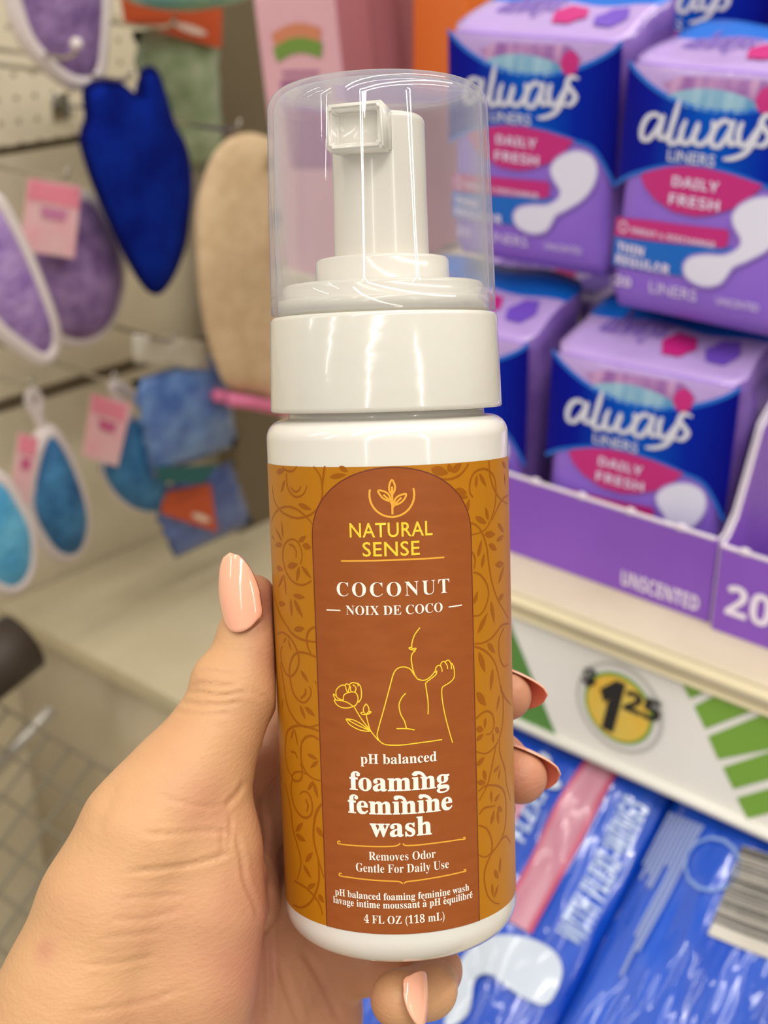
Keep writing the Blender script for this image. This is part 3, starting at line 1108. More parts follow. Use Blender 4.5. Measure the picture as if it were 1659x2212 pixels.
pad_item([(-80, 1040), (-90, 1160), (-40, 1240), (20, 1270), (58, 1235), (62, 1150), (30, 1080), (-10, 1030)], 1.06, M_cnet, 'cyan net bath pad with white piping cut off by the left edge', rimw=.008)
pad_item([(280, 905), (240, 960), (222, 1020), (262, 1080), (318, 1105), (350, 1080), (345, 1000), (320, 930)], 1.165, M_bnet, 'teal blue net bath pad half behind the denim pouch, square pink tag', depth=.05, tagpx=[(200, 850), (285, 872), (254, 1008), (180, 985)], loop=[(285, 905), (262, 870), (240, 835), (256, 830), (290, 860), (310, 890)], rimw=.003)

# navy exfoliating glove
y = 1.13
px_out = [(186, 196), (215, 180), (258, 185), (285, 206), (305, 205), (308, 160), (330, 152), (348, 190), (372, 270), (398, 322), (408, 400), (400, 500), (385, 560), (362, 608), (338, 630), (312, 612), (272, 545), (228, 450), (196, 370), (178, 300), (190, 255)]
pts = [on(a_, b_, 1, y) for a_, b_ in px_out]
c = sum(pts, Vector()) / len(pts)
gl = empty('bath_glove', c)
tag(gl, 'navy blue exfoliating bath glove hanging from a peg hook', 'bath glove')
M_navy = mat('navy_towelling', rgb(8, 40, 146), 0.85, spec=.1, noise=rgb(3, 22, 116), nscale=24, bump=1.0, bscale=240, bdist=.003)
bm, op = blob_mesh([(p_.x - c.x, p_.z - c.z) for p_ in pts], 0.035)
obj('glove_body', bm, M_navy, gl)
bm = bmesh.new()
tube(bm, [(q.x, 0, q.y) for q in op], 0.004, 8, closed=True)
obj('seam_binding', bm, mat('navy_binding', rgb(6, 14, 84), .8, spec=.1), gl)

# beige mitt with pink hem
px_out = [(445, 370), (470, 320), (510, 292), (560, 290), (620, 330), (640, 450), (640, 700), (632, 868), (560, 850), (500, 838), (470, 800), (440, 690), (425, 560), (424, 450)]
y = 1.10
pts = [on(a_, b_, 1, y) for a_, b_ in px_out]
c = sum(pts, Vector()) / len(pts)
mt = empty('bath_mitt', c)
tag(mt, 'beige woven bath mitt with pink hem hanging left of the bottle cap', 'bath mitt')
M_mitt = mat('beige_weave', rgb(228, 200, 162), 0.85, spec=.1, noise=rgb(214, 184, 146), nscale=60, bump=.8, bscale=300, bdist=.002)
bm, op = blob_mesh([(p_.x - c.x, p_.z - c.z) for p_ in pts], 0.03)
obj('mitt_body', bm, M_mitt, mt)
bm = bmesh.new()
hp = [on(a_, b_, 1, y) - c for a_, b_ in ((478, 858), (530, 866), (580, 876), (640, 888))]
for s in (-.012, .012):
    tube(bm, [q + Vector((0, s, 0)) for q in hp], 0.0075, 8)
obj('pink_hem', bm, mat('pink_hem_cloth', rgb(226, 120, 160), .7), mt)
p = Print(lambda u, v, off: Vector((u, -.0165 - off, v)), 0)
for (q, r_, m_) in (((574, 466), .009, mat('print_dark', rgb(30, 26, 26), .7)), ((580, 540), .012, mat('print_pink', rgb(238, 172, 176), .7)), ((562, 345), .008, mat('print_moss', rgb(140, 126, 70), .7))):
    w_ = on(*q, 1, y) - c
    p.poly([(w_.x + r_ * (1 + .3 * math.cos(3 * k_)) * math.cos(k_), w_.z + r_ * math.sin(k_)) for k_ in [j * .4488 for j in range(14)]], m_, 0.002)
p.build('flower_print', mt)


# bagged shower caps with header cards
def bag(name, l, t, r, b, y, mb, lab, cat, header=None, hm=None, depth=.02, skew=0.0):
    c, w_, h_ = hang_rect(l, t, r, b, y)
    root = empty(name, c + Vector((0, 0, -h_ / 2)))
    tag(root, lab, cat)
    bm = bmesh.new()
    n, m_ = 10, 10
    for s in (-1, 1):
        g = [[bm.verts.new(((i / n - .5) * w_ + skew * (j / m_ - .5) * w_ + .03 * w_ * math.sin(3 * j + i), s * depth / 2 * (math.sin(math.pi * i / n) * math.sin(math.pi * j / m_)) ** .6 + .003 * math.sin(1.9 * i + 2.3 * j) * math.sin(math.pi * i / n) * math.sin(math.pi * j / m_), h_ * j / m_)) for j in range(m_ + 1)] for i in range(n + 1)]
        for i in range(n):
            for j in range(m_):
                bm.faces.new((g[i][j], g[i + 1][j], g[i + 1][j + 1], g[i][j + 1]))
    bmesh.ops.remove_doubles(bm, verts=bm.verts, dist=1e-4)
    obj('bag', bm, mb, root)
    if header:
        q = [on(*p_, 1, y - depth * .5 - .003) - (c + Vector((0, 0, -h_ / 2))) for p_ in header]
        bm = bmesh.new()
        a_ = [bm.verts.new(p_) for p_ in q]
        b_ = [bm.verts.new(p_ + Vector((0, .002, 0))) for p_ in q]
        bm.faces.new(a_)
        bm.faces.new(b_[::-1])
        k = len(q)
        for i in range(k):
            bm.faces.new((a_[i], b_[i], b_[(i + 1) % k], a_[(i + 1) % k]))
        hc = obj('header_card', bm, hm, root, smooth=False)
        p = Print(lambda u, v, off: q[3] + (q[2] - q[3]) * u + (q[0] - q[3]) * v + Vector((0, -off, 0)), 0)
        p.poly(circ((.68, .45), .17, 14), mat('card_print_cream', rgb(232, 204, 186), .5), .0006)
        p.build('card_print', hc)
    return root


M_floral = mat('green_floral_film', rgb(176, 186, 152), 0.3, coat=.4, noise=rgb(132, 152, 110), nscale=38, bump=.4, bscale=60, bdist=.003)
M_denim = mat('blue_floral_film', rgb(116, 152, 206), 0.3, coat=.4, noise=rgb(70, 104, 172), nscale=36, bump=.4, bscale=70, bdist=.003)
M_orange = mat('orange_header', rgb(198, 82, 42), 0.5)
bag('shower_cap_bag', 300, 60, 478, 380, 1.22, M_floral, 'green floral shower cap bag with orange header card at the top', 'shower cap bag', [(262, -10), (480, 10), (478, 105), (270, 48)], M_orange)
bag('cosmetic_pouch', 305, 785, 500, 1005, 1.13, M_denim, 'pale blue floral pouch hanging above the orange-carded one', 'pouch', skew=-.12, depth=.03)
bag('cosmetic_pouch', 345, 1020, 525, 1180, 1.16, mat('denim_floral_film', rgb(92, 116, 176), .3, coat=.4, noise=rgb(66, 84, 146), nscale=40, bump=.4, bscale=70, bdist=.003), 'darker blue floral pouch with orange card, above the thumb', 'pouch', [(352, 1065), (455, 1045), (470, 1150), (350, 1110)], M_orange, skew=-.25)
# clear header film of the pale pouch
po = [o for o in COL.objects if o.name == 'cosmetic_pouch'][0]
M_hfilm = mat('header_film', rgb(196, 188, 172), 0.15, coat=.8, bump=.6, bscale=90, bdist=.003)
bm = bmesh.new()
pi_ = po.matrix_world.inverted()
g = [[bm.verts.new(pi_ @ (on(288 + 165 * i / 8, 722 + 16 * i / 8 + 62 * j / 5, 1, 1.122) + Vector((0, .002 * math.sin(2.1 * i + j), 0)))) for j in range(6)] for i in range(9)]
for i in range(8):
    for j in range(5):
        bm.faces.new((g[i][j], g[i + 1][j], g[i + 1][j + 1], g[i][j + 1]))
ho = obj('header_film', bm, M_hfilm, po)
so_ = ho.modifiers.new('thickness', 'SOLIDIFY')
so_.thickness = .0008
# teal shower cap at the very top
c, w_, h_ = hang_rect(285, -70, 530, 24, 1.12)
bm = bmesh.new()
n = 40
bmesh.ops.create_uvsphere(bm, u_segments=40, v_segments=14, radius=1)
for v in bm.verts:
    k = 1 + .06 * math.sin(16 * math.atan2(v.co.y, v.co.x)) * (1 - abs(v.co.z))
    v.co = Vector((v.co.x * w_ / 2 * k, v.co.y * .05 * k, v.co.z * h_ / 2))
o = obj('shower_bonnet', bm, mat('teal_cap_film', rgb(106, 170, 186), .3, coat=.4, noise=rgb(136, 190, 150), nscale=14), None)
o.location = c
tag(o, 'teal frilled shower cap hanging at the top edge above the orange card', 'shower cap')
# green and white tag between the two pouches
p0_ = [on(a_, b_, 1, 1.12) for a_, b_ in ((335, 1010), (470, 1005), (440, 1045), (350, 1042))]
bm = bmesh.new()
a_ = [bm.verts.new(q) for q in p0_]
b_ = [bm.verts.new(q + Vector((0, .002, 0))) for q in p0_]
bm.faces.new(a_)
bm.faces.new(b_[::-1])
for i in range(4):
    bm.faces.new((a_[i], b_[i], b_[(i + 1) % 4], a_[(i + 1) % 4]))
o = obj('leaf_tag', bm, mat('dark_teal_card', rgb(30, 92, 92), .5), None, smooth=False)
tag(o, 'dark teal card tag between the two blue floral pouches', 'tag')


# peg hooks
def hook(px, py, y, lab, tip=False):
    e = on(px, py, 1, y)
    root = empty('peg_hook', Vector((e.x, WY, e.z)))
    tag(root, lab, 'peg hook', 'wire peg hooks on the pegboard')
    bm = bmesh.new()
    L_ = WY - y
    tube(bm, [(0, 0.002, 0), (0, -L_ + .02, 0), (0, -L_ + .004, .004), (0, -L_, .012)], 0.0025, 8)
    obj('wire', bm, M_steel, root)
    if tip:
        bm = bmesh.new()
        bmesh.ops.create_uvsphere(bm, u_segments=12, v_segments=8, radius=.006, matrix=Matrix.Translation((0, -L_, .014)))
        obj('tip', bm, M_rim, root)
    bm = bmesh.new()
    box(bm, (-.012, -.003, -.018), (.012, 0.0, .012), .001, 1)
    obj('back_plate', bm, M_steel, root)


hook(285, 178, 1.09, 'wire peg hook holding the navy glove')
hook(168, 128, 1.10, 'white-tipped wire peg hook at the lower tip of the top left purple pad', True)
hook(150, 392, 1.05, 'wire peg hook above the pad with the large pink tag')
hook(72, 842, 1.08, 'wire peg hook holding the white loop of the lower left blue pad')
hook(250, 828, 1.08, 'wire peg hook holding the teal blue pad with square tag')
hook(380, 745, 1.08, 'wire peg hook holding the pale blue floral pouch')
hook(520, 285, 1.04, 'wire peg hook holding the beige mitt')
hook(380, 62, 1.14, 'wire peg hook holding the orange-carded shower cap bag')

# ------------------------------------------------------------------ shopping cart, lower left
ct = empty('shopping_cart', (0.35, 0.55, 0.2))
tag(ct, 'grey wire shopping cart basket at the lower left behind the hand', 'shopping cart')
ci = ct.matrix_world.inverted()
gx = Vector((0, 1, 0))
e_ = Vector((math.cos(.6), 0, math.sin(.6)))
nn = gx.cross(e_)
PC = on(150, 1750, 2, 0.62)


def on_cart(px, py):
    d = ray(px, py)
    return CAM + d * ((PC - CAM).dot(nn) / d.dot(nn))


M_wire = mat('cart_wire', rgb(128, 120, 104), 0.4)
bm = bmesh.new()
o0 = on_cart(60, 1560)
for i in range(-6, 16):
    s = o0 - gx * .036 * i
    tube(bm, [ci @ (s + e_ * .0), ci @ (s - e_ * .42)], .0022, 6)
for j in range(0, 12):
    s = o0 - e_ * .038 * j
    tube(bm, [ci @ (s + gx * .22), ci @ (s - gx * .56)], .0022, 6)
obj('wire_side', bm, M_wire, ct)
bm = bmesh.new()
A_, B_ = on_cart(-60, 1668), on_cart(92, 1512)
tube(bm, [ci @ (A_ + nn * .02), ci @ (B_ + nn * .02)], .008, 12)
obj('top_rail', bm, mat('cart_rail', rgb(196, 190, 180), .3, metal=.6), ct)
bm = bmesh.new()
A_, B_ = on(-60, 1470, 1, .95), on(50, 1385, 1, .95)
tube(bm, [ci @ A_, ci @ B_], [.03, .03], 14)
obj('handle_grip', bm, mat('grip_dark', rgb(56, 44, 34), .6), ct)

# ------------------------------------------------------------------ the bottle
def c2w(p):
    return CAM + CM @ (Vector(p) / 1000)


TAU, RHO = math.radians(5.8), math.radians(1.73)
DIST = 252.0
P0 = Vector(((838 - 829.5) / FPX * DIST, (1106 - 1000) / FPX * DIST, -DIST))
AX = Vector((-math.sin(RHO) * math.cos(TAU), math.cos(RHO) * math.cos(TAU), math.sin(TAU)))
FR = (Vector((0, 0, 1)) - AX * AX.z).normalized()
RG = AX.cross(FR)
VB = -89.3
R0 = 22.5


def rad(v):
    return R0 - 0.25 * min(1.0, max(0.0, -v / 82))


def lab(px, py):
    """label coordinates (mm round the bottle, mm up) of a point of the photograph"""
    d = Vector(((px - 829.5) / FPX, -(py - 1106) / FPX, -1))
    o_ = -P0
    dp = d - AX * d.dot(AX)
    op = o_ - AX * o_.dot(AX)
    R_ = 22.45
    a, b, c = dp.dot(dp), 2 * dp.dot(op), op.dot(op) - R_ * R_
    disc = b * b - 4 * a * c
    if disc < 0:
        disc = 0
    t = (-b - math.sqrt(disc)) / (2 * a)
    q = o_ + d * t
    v = q.dot(AX)
    th = math.atan2(q.dot(RG), q.dot(FR))
    return (R_ * th, v)


def bsurf(u, v, off):
    th = u / 22.45
    r = rad(v) + off
    return Vector((r * math.sin(th), -r * math.cos(th), v - VB)) / 1000


bot = empty('pump_bottle', c2w(P0 + AX * VB), CM @ Matrix((RG, -FR, AX)).transposed())
tag(bot, 'white foaming wash pump bottle with brown label held in the hand', 'pump bottle')
M_bwhite = mat('bottle_white_plastic', rgb(228, 223, 214), 0.16, coat=0.5, sss=0.15, sssr=.004)
M_cwhite = mat('pump_white_plastic', rgb(212, 208, 197), 0.16, coat=0.4, bump=.28, bscale=110, bdist=.0005, stretch=(1, 1, 1.4), sss=0.15, sssr=.003)


def mmprof(pr_):
    return [(r / 1000, (v - VB) / 1000) for r, v in pr_]


def arcp(cx, cy, r, a0, a1, n=8):
    return [(cx + r * math.cos(math.radians(a0 + (a1 - a0) * i / n)), cy + r * math.sin(math.radians(a0 + (a1 - a0) * i / n))) for i in range(n + 1)]


bm = bmesh.new()
pr_ = [(0, VB + 1.4), (13, VB + 1.2), (15.2, VB)] + arcp(17.0, VB + 5.3, 5.3, -90, 0, 8) + [(rad(-80), -80), (rad(-40), -40), (22.5, 0), (22.5, 5.2)] + arcp(19.2, 5.4, 3.3, 0, 90, 8) + [(18.3, 8.8), (18.2, 9.2), (18.2, 12), (0, 12)]
lathe(bm, mmprof(pr_), 128)
obj('body', bm, M_bwhite, bot)
bm = bmesh.new()
pr_ = [(18.0, 10.3), (21.3, 10.1), (21.55, 10.4), (21.5, 11), (21.05, 26.6), (20.8, 27.2), (20.3, 27.4), (0, 27.4)]
lathe(bm, mmprof(pr_), 128)
obj('collar', bm, M_cwhite, bot)
M_pump = mat('pump_inner_plastic', rgb(232, 225, 208), 0.2, coat=0.3)
# pump inside the clear cap
pm = empty('pump', (0, 0, 0))
pm.parent = bot
bm = bmesh.new()
lathe(bm, mmprof([(0, 27.3), (19.6, 27.4), (19.6, 30.0), (19.3, 30.4), (18.6, 30.5), (18.6, 32.4), (18.2, 33.0), (17.5, 33.2), (12.4, 33.4), (12.3, 37.2), (11.9, 37.7), (11.0, 37.9), (8.9, 38.0), (0, 38.0)]), 96)
obj('pump_base', bm, M_pump, pm)
bm = bmesh.new()
lathe(bm, mmprof([(8.75, 37.8), (8.6, 50), (8.55, 61.6)] + arcp(7.0, 61.8, 1.55, 0, 70, 5) + [(4, 63.6), (0, 63.8)]), 64)
obj('pump_stem', bm, M_pump, pm)
bm = bmesh.new()
# spout: an open rectangular nozzle pointing at the viewer and a little to the left
wN, hN, x1N = 5.3, 4.1, 13.6
sec = []
for (yy, ww, h0, h1) in ((-4.0, 4.6, -3.6, 3.2), (-9.0, 5.0, -4.1, 3.9), (-x1N, wN, -hN, hN)):
    sec.append([(-ww, yy, h0), (ww, yy, h0), (ww, yy, h1), (-ww, yy, h1)])
wl = 1.05
sec.append([(-wN + wl, -x1N, -hN + wl), (wN - wl, -x1N, -hN + wl), (wN - wl, -x1N, hN - wl), (-wN + wl, -x1N, hN - wl)])
sec.append([(-wN + wl + .4, -x1N + 2.4, -hN + wl + .3), (wN - wl - .4, -x1N + 2.4, -hN + wl + .3), (wN - wl - .4, -x1N + 2.4, hN - wl - .3), (-wN + wl + .4, -x1N + 2.4, hN - wl - .3)])
rg = [[bm.verts.new(Vector(p_) / 1000) for p_ in s_] for s_ in sec]
for A_, B_ in zip(rg, rg[1:]):
    for i in range(4):
        bm.faces.new((A_[i], A_[(i + 1) % 4], B_[(i + 1) % 4], B_[i]))
bm.faces.new(rg[0])
bm.faces.new(rg[-1])
bmesh.ops.bevel(bm, geom=bm.edges[:], offset=.00042, segments=3, affect='EDGES')
bmesh.ops.transform(bm, matrix=Matrix.Translation((0, 0, (59.6 - VB) / 1000)) @ Matrix.Rotation(math.radians(-18), 4, 'Z') @ Matrix.Rotation(math.radians(0), 4, 'X'), verts=bm.verts)
obj('spout', bm, M_pump, pm)

# the clear over-cap: thin see-through shell
M_clear = bpy.data.materials.new('clear_cap_plastic')
M_clear.use_nodes = True
nt = M_clear.node_tree
nt.nodes.clear()
_o = nt.nodes.new('ShaderNodeOutputMaterial')
_t = nt.nodes.new('ShaderNodeBsdfTransparent')
_t.inputs[0].default_value = (0.985, 0.985, 0.99, 1)
_g = nt.nodes.new('ShaderNodeBsdfGlossy')
_g.inputs['Roughness'].default_value = 0.03
_dd = nt.nodes.new('ShaderNodeBsdfDiffuse')
_dd.inputs[0].default_value = (0.82, 0.86, 0.98, 1)
_tl = nt.nodes.new('ShaderNodeBsdfTranslucent')
_tl.inputs[0].default_value = (0.82, 0.86, 0.98, 1)
_ad = nt.nodes.new('ShaderNodeMixShader')
_ad.inputs[0].default_value = 0.5
nt.links.new(_dd.outputs[0], _ad.inputs[1])
nt.links.new(_tl.outputs[0], _ad.inputs[2])
_m1 = nt.nodes.new('ShaderNodeMixShader')
_m1.inputs[0].default_value = 0.05
_lw0 = nt.nodes.new('ShaderNodeLayerWeight')
_lw0.inputs[0].default_value = 0.5
_p0 = nt.nodes.new('ShaderNodeMath')
_p0.operation = 'POWER'
_p0.inputs[1].default_value = 2.5
nt.links.new(_lw0.outputs['Facing'], _p0.inputs[0])
_q0 = nt.nodes.new('ShaderNodeMath')
_q0.operation = 'MULTIPLY_ADD'
_q0.inputs[1].default_value = 0.32
_q0.inputs[2].default_value = 0.05
nt.links.new(_p0.outputs[0], _q0.inputs[0])
nt.links.new(_q0.outputs[0], _m1.inputs[0])
nt.links.new(_t.outputs[0], _m1.inputs[1])
nt.links.new(_ad.outputs[0], _m1.inputs[2])
_lw = nt.nodes.new('ShaderNodeLayerWeight')
_lw.inputs[0].default_value = 0.5
_pw = nt.nodes.new('ShaderNodeMath')
_pw.operation = 'POWER'
_pw.inputs[1].default_value = 4.0
nt.links.new(_lw.outputs['Facing'], _pw.inputs[0])
_f = nt.nodes.new('ShaderNodeMath')
_f.operation = 'MULTIPLY_ADD'
_f.inputs[1].default_value = 0.6
_f.inputs[2].default_value = 0.05
nt.links.new(_pw.outputs[0], _f.inputs[0])
_n = nt.nodes.new('ShaderNodeTexNoise')
_n.inputs['Scale'].default_value = 60
_n.inputs['Detail'].default_value = 1
_tc = nt.nodes.new('ShaderNodeTexCoord')
nt.links.new(_tc.outputs['Object'], _n.inputs['Vector'])
_b = nt.nodes.new('ShaderNodeBump')
_b.inputs['Strength'].default_value = 0.06
_b.inputs['Distance'].default_value = 0.001
nt.links.new(_n.outputs[0], _b.inputs['Height'])
nt.links.new(_b.outputs[0], _g.inputs['Normal'])
_m2 = nt.nodes.new('ShaderNodeMixShader')
nt.links.new(_f.outputs[0], _m2.inputs[0])
nt.links.new(_m1.outputs[0], _m2.inputs[1])
nt.links.new(_g.outputs[0], _m2.inputs[2])
nt.links.new(_m2.outputs[0], _o.inputs[0])
bm = bmesh.new()
outer = [(20.75, 27.9), (20.75, 33), (20.55, 45), (20.15, 64.2)] + arcp(16.15, 64.3, 4.0, 0, 90, 10) + [(8, 68.5), (0, 68.6)]
inner = [(0, 67.7), (8, 67.6), (15.9, 67.4)] + arcp(15.9, 64.2, 3.2, 90, 0, 8)[1:] + [(19.5, 45), (19.75, 33), (19.75, 27.9), (20.75, 27.9)]
lathe(bm, mmprof(outer), 128)
lathe(bm, mmprof(inner), 128)
bmesh.ops.remove_doubles(bm, verts=bm.verts, dist=1e-6)
cap = obj('clear_cap', bm, M_clear, bot)
cap['label'] = 'see-through plastic over-cap'

# ---- the label
M_amber = mat('label_amber', rgb(180, 115, 12), 0.36, spec=.25)
M_vine = mat('label_vine', rgb(154, 86, 4), 0.36, spec=.25)
M_brown = mat('label_brown', rgb(154, 82, 34), 0.42, spec=.25, noise=rgb(148, 77, 30), nscale=160, stretch=(1, 1, 3))
M_edge = mat('label_arch_line', rgb(112, 44, 14), 0.4)
M_gold = mat('label_gold', rgb(255, 206, 48), 0.4)
M_gold2 = mat('label_gold_line', rgb(232, 166, 52), 0.4)
M_wh = mat('label_white', rgb(250, 240, 228), 0.45)
VT, VBOT = 0.9, -82.3
bm = bmesh.new()
lathe(bm, [((rad(v) + .05) / 1000, (v - VB) / 1000) for v in [VT + (VBOT - VT) * i / 12 for i in range(13)]], 160)
lb = obj('label', bm, M_amber, bot)
lb['label'] = 'amber and brown printed label'
L = Print(bsurf, 0.8)
SA = (570, 980, 2.9625)
SB = (570, 1320, 2.9625)
SC = (570, 1600, 2.9625)
SD = (570, 980, 5.822)
SE = (570, 1350, 4.917)
SF = (480, 1500, 3.105)
S1 = (900, 980, 4.252)
S2 = (930, 1480, 4.255)


def Z(s, x, y):
    return lab(s[0] + x / s[2], s[1] + y / s[2])


def ZL(s, pts):
    return [Z(s, *p_) for p_ in pts]


vines = [(SD, 20, [
    [(110, 400), (130, 560), (190, 690), (290, 770), (420, 810), (560, 780), (660, 710), (720, 600), (740, 480), (725, 330), (690, 240), (630, 160)],
    [(770, 155), (750, 300), (735, 450)], [(240, 170), (300, 215), (370, 215), (420, 160)],
    [(290, 240), (295, 380), (330, 480), (400, 540), (470, 530), (520, 480), (545, 400)], [(340, 420), (390, 475), (440, 465), (470, 405)],
    [(100, 860), (130, 770), (190, 700), (290, 665), (400, 690), (500, 760), (580, 840), (625, 900)],
    [(600, 1600), (500, 1650), (400, 1630), (310, 1540), (255, 1400), (240, 1260), (260, 1150), (320, 1085), (400, 1085), (460, 1170), (485, 1290), (460, 1390)],
    [(320, 1140), (370, 1160), (410, 1230), (405, 1310)], [(140, 1800), (180, 1960), (240, 2090), (320, 2200)]]),
    (SE, 20, [
        [(240, 0), (290, 80), (380, 145), (470, 170), (550, 180)], [(540, 20), (480, 60), (455, 140), (470, 240), (500, 300)],
        [(140, 95), (200, 80), (270, 130), (330, 220), (370, 340), (360, 450), (310, 530), (260, 540), (210, 470), (185, 370), (180, 270), (200, 230)],
        [(550, 340), (470, 305), (390, 290), (330, 310), (285, 390), (270, 490), (285, 620), (320, 740), (380, 810), (440, 820), (490, 760), (500, 700), (480, 650)],
        [(390, 780), (440, 730), (440, 670)], [(175, 400), (205, 600), (240, 820), (290, 950), (370, 1050), (470, 1085), (580, 1060)],
        [(580, 1125), (470, 1085), (370, 1070), (290, 1090), (240, 1150), (225, 1280), (225, 1400), (260, 1550), (300, 1620)],
        [(580, 1220), (520, 1180), (450, 1190), (400, 1250), (390, 1350), (400, 1470), (450, 1570), (520, 1630), (600, 1655)],
        [(285, 1345), (330, 1360), (355, 1420)], [(385, 1470), (405, 1550), (390, 1640), (330, 1660), (295, 1620), (320, 1570), (400, 1560), (450, 1590)],
        [(300, 1620), (285, 1750), (310, 1900), (370, 2010), (440, 2050), (500, 2010), (510, 1900), (470, 1790), (410, 1770), (380, 1800)],
        [(440, 1850), (465, 1920), (450, 1990)], [(610, 1900), (560, 1970), (530, 2080), (530, 2200)]]),
    (SF, 13, [
        [(660, 740), (620, 830), (610, 960), (640, 1100), (680, 1230)], [(640, 1100), (645, 1250), (600, 1380), (530, 1430), (470, 1410)],
        [(420, 600), (455, 760), (470, 900), (500, 1010), (525, 1130), (500, 1240)], [(480, 1250), (560, 1300), (640, 1390), (670, 1480)]]),
    (S1, 15, [
        [(475, 90), (420, 170), (350, 220), (270, 235), (190, 220)],
        [(515, 400), (485, 350), (490, 250), (530, 170), (600, 140), (660, 155), (710, 220), (725, 330), (715, 480), (680, 600), (640, 680), (590, 720), (500, 745)],
        [(660, 60), (670, 200), (710, 330), (770, 420), (830, 460)], [(840, 380), (790, 410), (730, 520), (690, 610)],
        [(490, 635), (550, 660), (600, 730), (640, 850), (660, 1000), (690, 1180), (740, 1330), (800, 1440), (840, 1510)],
        [(510, 900), (535, 970), (525, 1060)], [(520, 1090), (580, 1110), (640, 1190), (660, 1290), (630, 1410), (580, 1480), (520, 1490)],
        [(850, 1560), (790, 1570), (740, 1630), (680, 1700), (600, 1740), (530, 1745)], [(530, 1770), (610, 1800), (690, 1870), (740, 1980), (780, 2200)],
        [(800, 1600), (760, 1700), (760, 1850), (800, 1950), (840, 1930)]]),
    (S2, 15, [
        [(420, 310), (470, 260), (530, 240), (575, 280), (585, 370), (555, 440), (510, 455)],
        [(650, 0), (670, 150), (665, 350), (630, 500), (570, 590), (500, 630), (420, 610)], [(650, 30), (690, 120), (740, 180)],
        [(610, 530), (580, 680), (550, 830), (520, 930), (450, 1060)], [(640, 500), (640, 620), (690, 780), (700, 900), (740, 1060)],
        [(440, 980), (500, 930), (580, 920), (650, 940), (690, 1010), (700, 1150), (690, 1300), (650, 1430), (580, 1520), (510, 1580), (440, 1560)],
        [(450, 1190), (500, 1130), (600, 1110)], [(445, 1290), (520, 1320), (565, 1420), (565, 1530), (510, 1680), (500, 1800), (530, 1930), (590, 2000), (640, 2010)],
        [(740, 1450), (700, 1390), (650, 1430), (560, 1560)]])]
for s_, w_, cs in vines:
    for cpts in cs:
        L.stroke(ZL(s_, cpts), lambda q, d, k=w_ / s_[2] * .0866 * 1.15: k * (.7 + .5 * math.sin(math.pi * min(1, q + .1))), M_vine, .075, smooth=4)
leaves = [(SD, [(165, 235, 265, 205, 70), (270, 330, 220, 490, 50), (435, 630, 605, 705, 65), (830, 295, 1040, 262, 62), (950, 160, 1060, 225, 60),
                (245, 1060, 225, 850, 42), (235, 1105, 150, 930, 46), (235, 1140, 145, 1150, 66), (440, 1110, 535, 1035, 60), (490, 1150, 600, 1180, 80), (300, 1420, 430, 1390, 80),
                (445, 1420, 415, 1610, 60), (475, 1410, 600, 1570, 52), (160, 1430, 245, 1460, 70), (255, 1520, 185, 1680, 50), (260, 1530, 280, 1780, 38), (370, 1780, 520, 1810, 62),
                (340, 1820, 350, 2050, 52), (380, 1830, 490, 2060, 70), (190, 1880, 275, 1890, 70), (105, 1030, 140, 1085, 30)]),
          (SE, [(320, 50, 435, 35, 60), (205, 190, 240, 130, 30), (255, 150, 290, 270, 30), (390, 480, 475, 610, 46), (435, 870, 545, 970, 56), (380, 850, 440, 1000, 50),
                (320, 1100, 280, 1220, 32), (325, 1110, 360, 1290, 30), (460, 1370, 570, 1430, 42), (575, 1445, 490, 1520, 42), (525, 1660, 460, 1760, 45), (525, 1670, 570, 1840, 50), (200, 780, 190, 900, 26), (540, 590, 560, 630, 20)]),
          (SF, [(490, 940, 560, 985, 42), (490, 920, 540, 860, 36), (555, 1125, 605, 1060, 36), (540, 1145, 595, 1235, 36), (570, 1300, 625, 1270, 34), (630, 890, 675, 960, 40), (640, 1340, 680, 1400, 40)]),
          (S1, [(130, 140, 290, 180, 80), (320, 170, 410, 90, 60), (310, 170, 290, 90, 50), (540, 310, 550, 190, 36), (570, 180, 635, 300, 42), (340, 340, 460, 360, 70), (400, 390, 470, 400, 40),
                (450, 560, 480, 410, 48), (535, 580, 640, 640, 55), (655, 610, 630, 490, 46), (620, 740, 720, 740, 60), (560, 950, 595, 790, 46), (595, 1050, 620, 910, 42), (660, 830, 735, 885, 55),
                (525, 1380, 560, 1260, 42), (720, 1020, 800, 1010, 60), (750, 1190, 800, 1030, 52), (560, 1650, 650, 1460, 52), (680, 1350, 715, 1560, 52), (750, 1340, 800, 1290, 50),
                (570, 1820, 630, 2010, 62), (700, 1970, 680, 2180, 52), (650, 1740, 720, 1830, 56), (740, 640, 800, 720, 46), (730, 800, 800, 750, 46), (780, 80, 820, 130, 50), (800, 180, 810, 290, 34)]),
          (S2, [(425, 65, 510, 190, 76), (635, 90, 610, 235, 36), (505, 300, 500, 400, 36), (420, 400, 490, 410, 60), (420, 510, 490, 450, 46), (575, 440, 580, 530, 36), (595, 390, 635, 440, 50),
                (425, 740, 500, 660, 52), (490, 780, 510, 880, 50), (430, 890, 510, 900, 50), (580, 800, 640, 740, 35), (630, 870, 640, 760, 30), (560, 970, 565, 1080, 36), (590, 1070, 640, 1000, 42),
                (560, 1280, 590, 1150, 50), (620, 1150, 630, 1280, 42), (620, 1120, 665, 1160, 50), (640, 1730, 650, 1580, 42), (590, 1700, 630, 1780, 52), (570, 1820, 580, 1950, 36), (590, 1960, 630, 1830, 36)])]
for s_, ls in leaves:
    for (x0, y0, x1, y1, w_) in ls:
        L.leaf(Z(s_, x0, y0), Z(s_, x1, y1), w_ / s_[2] * .0866, M_vine, .08)
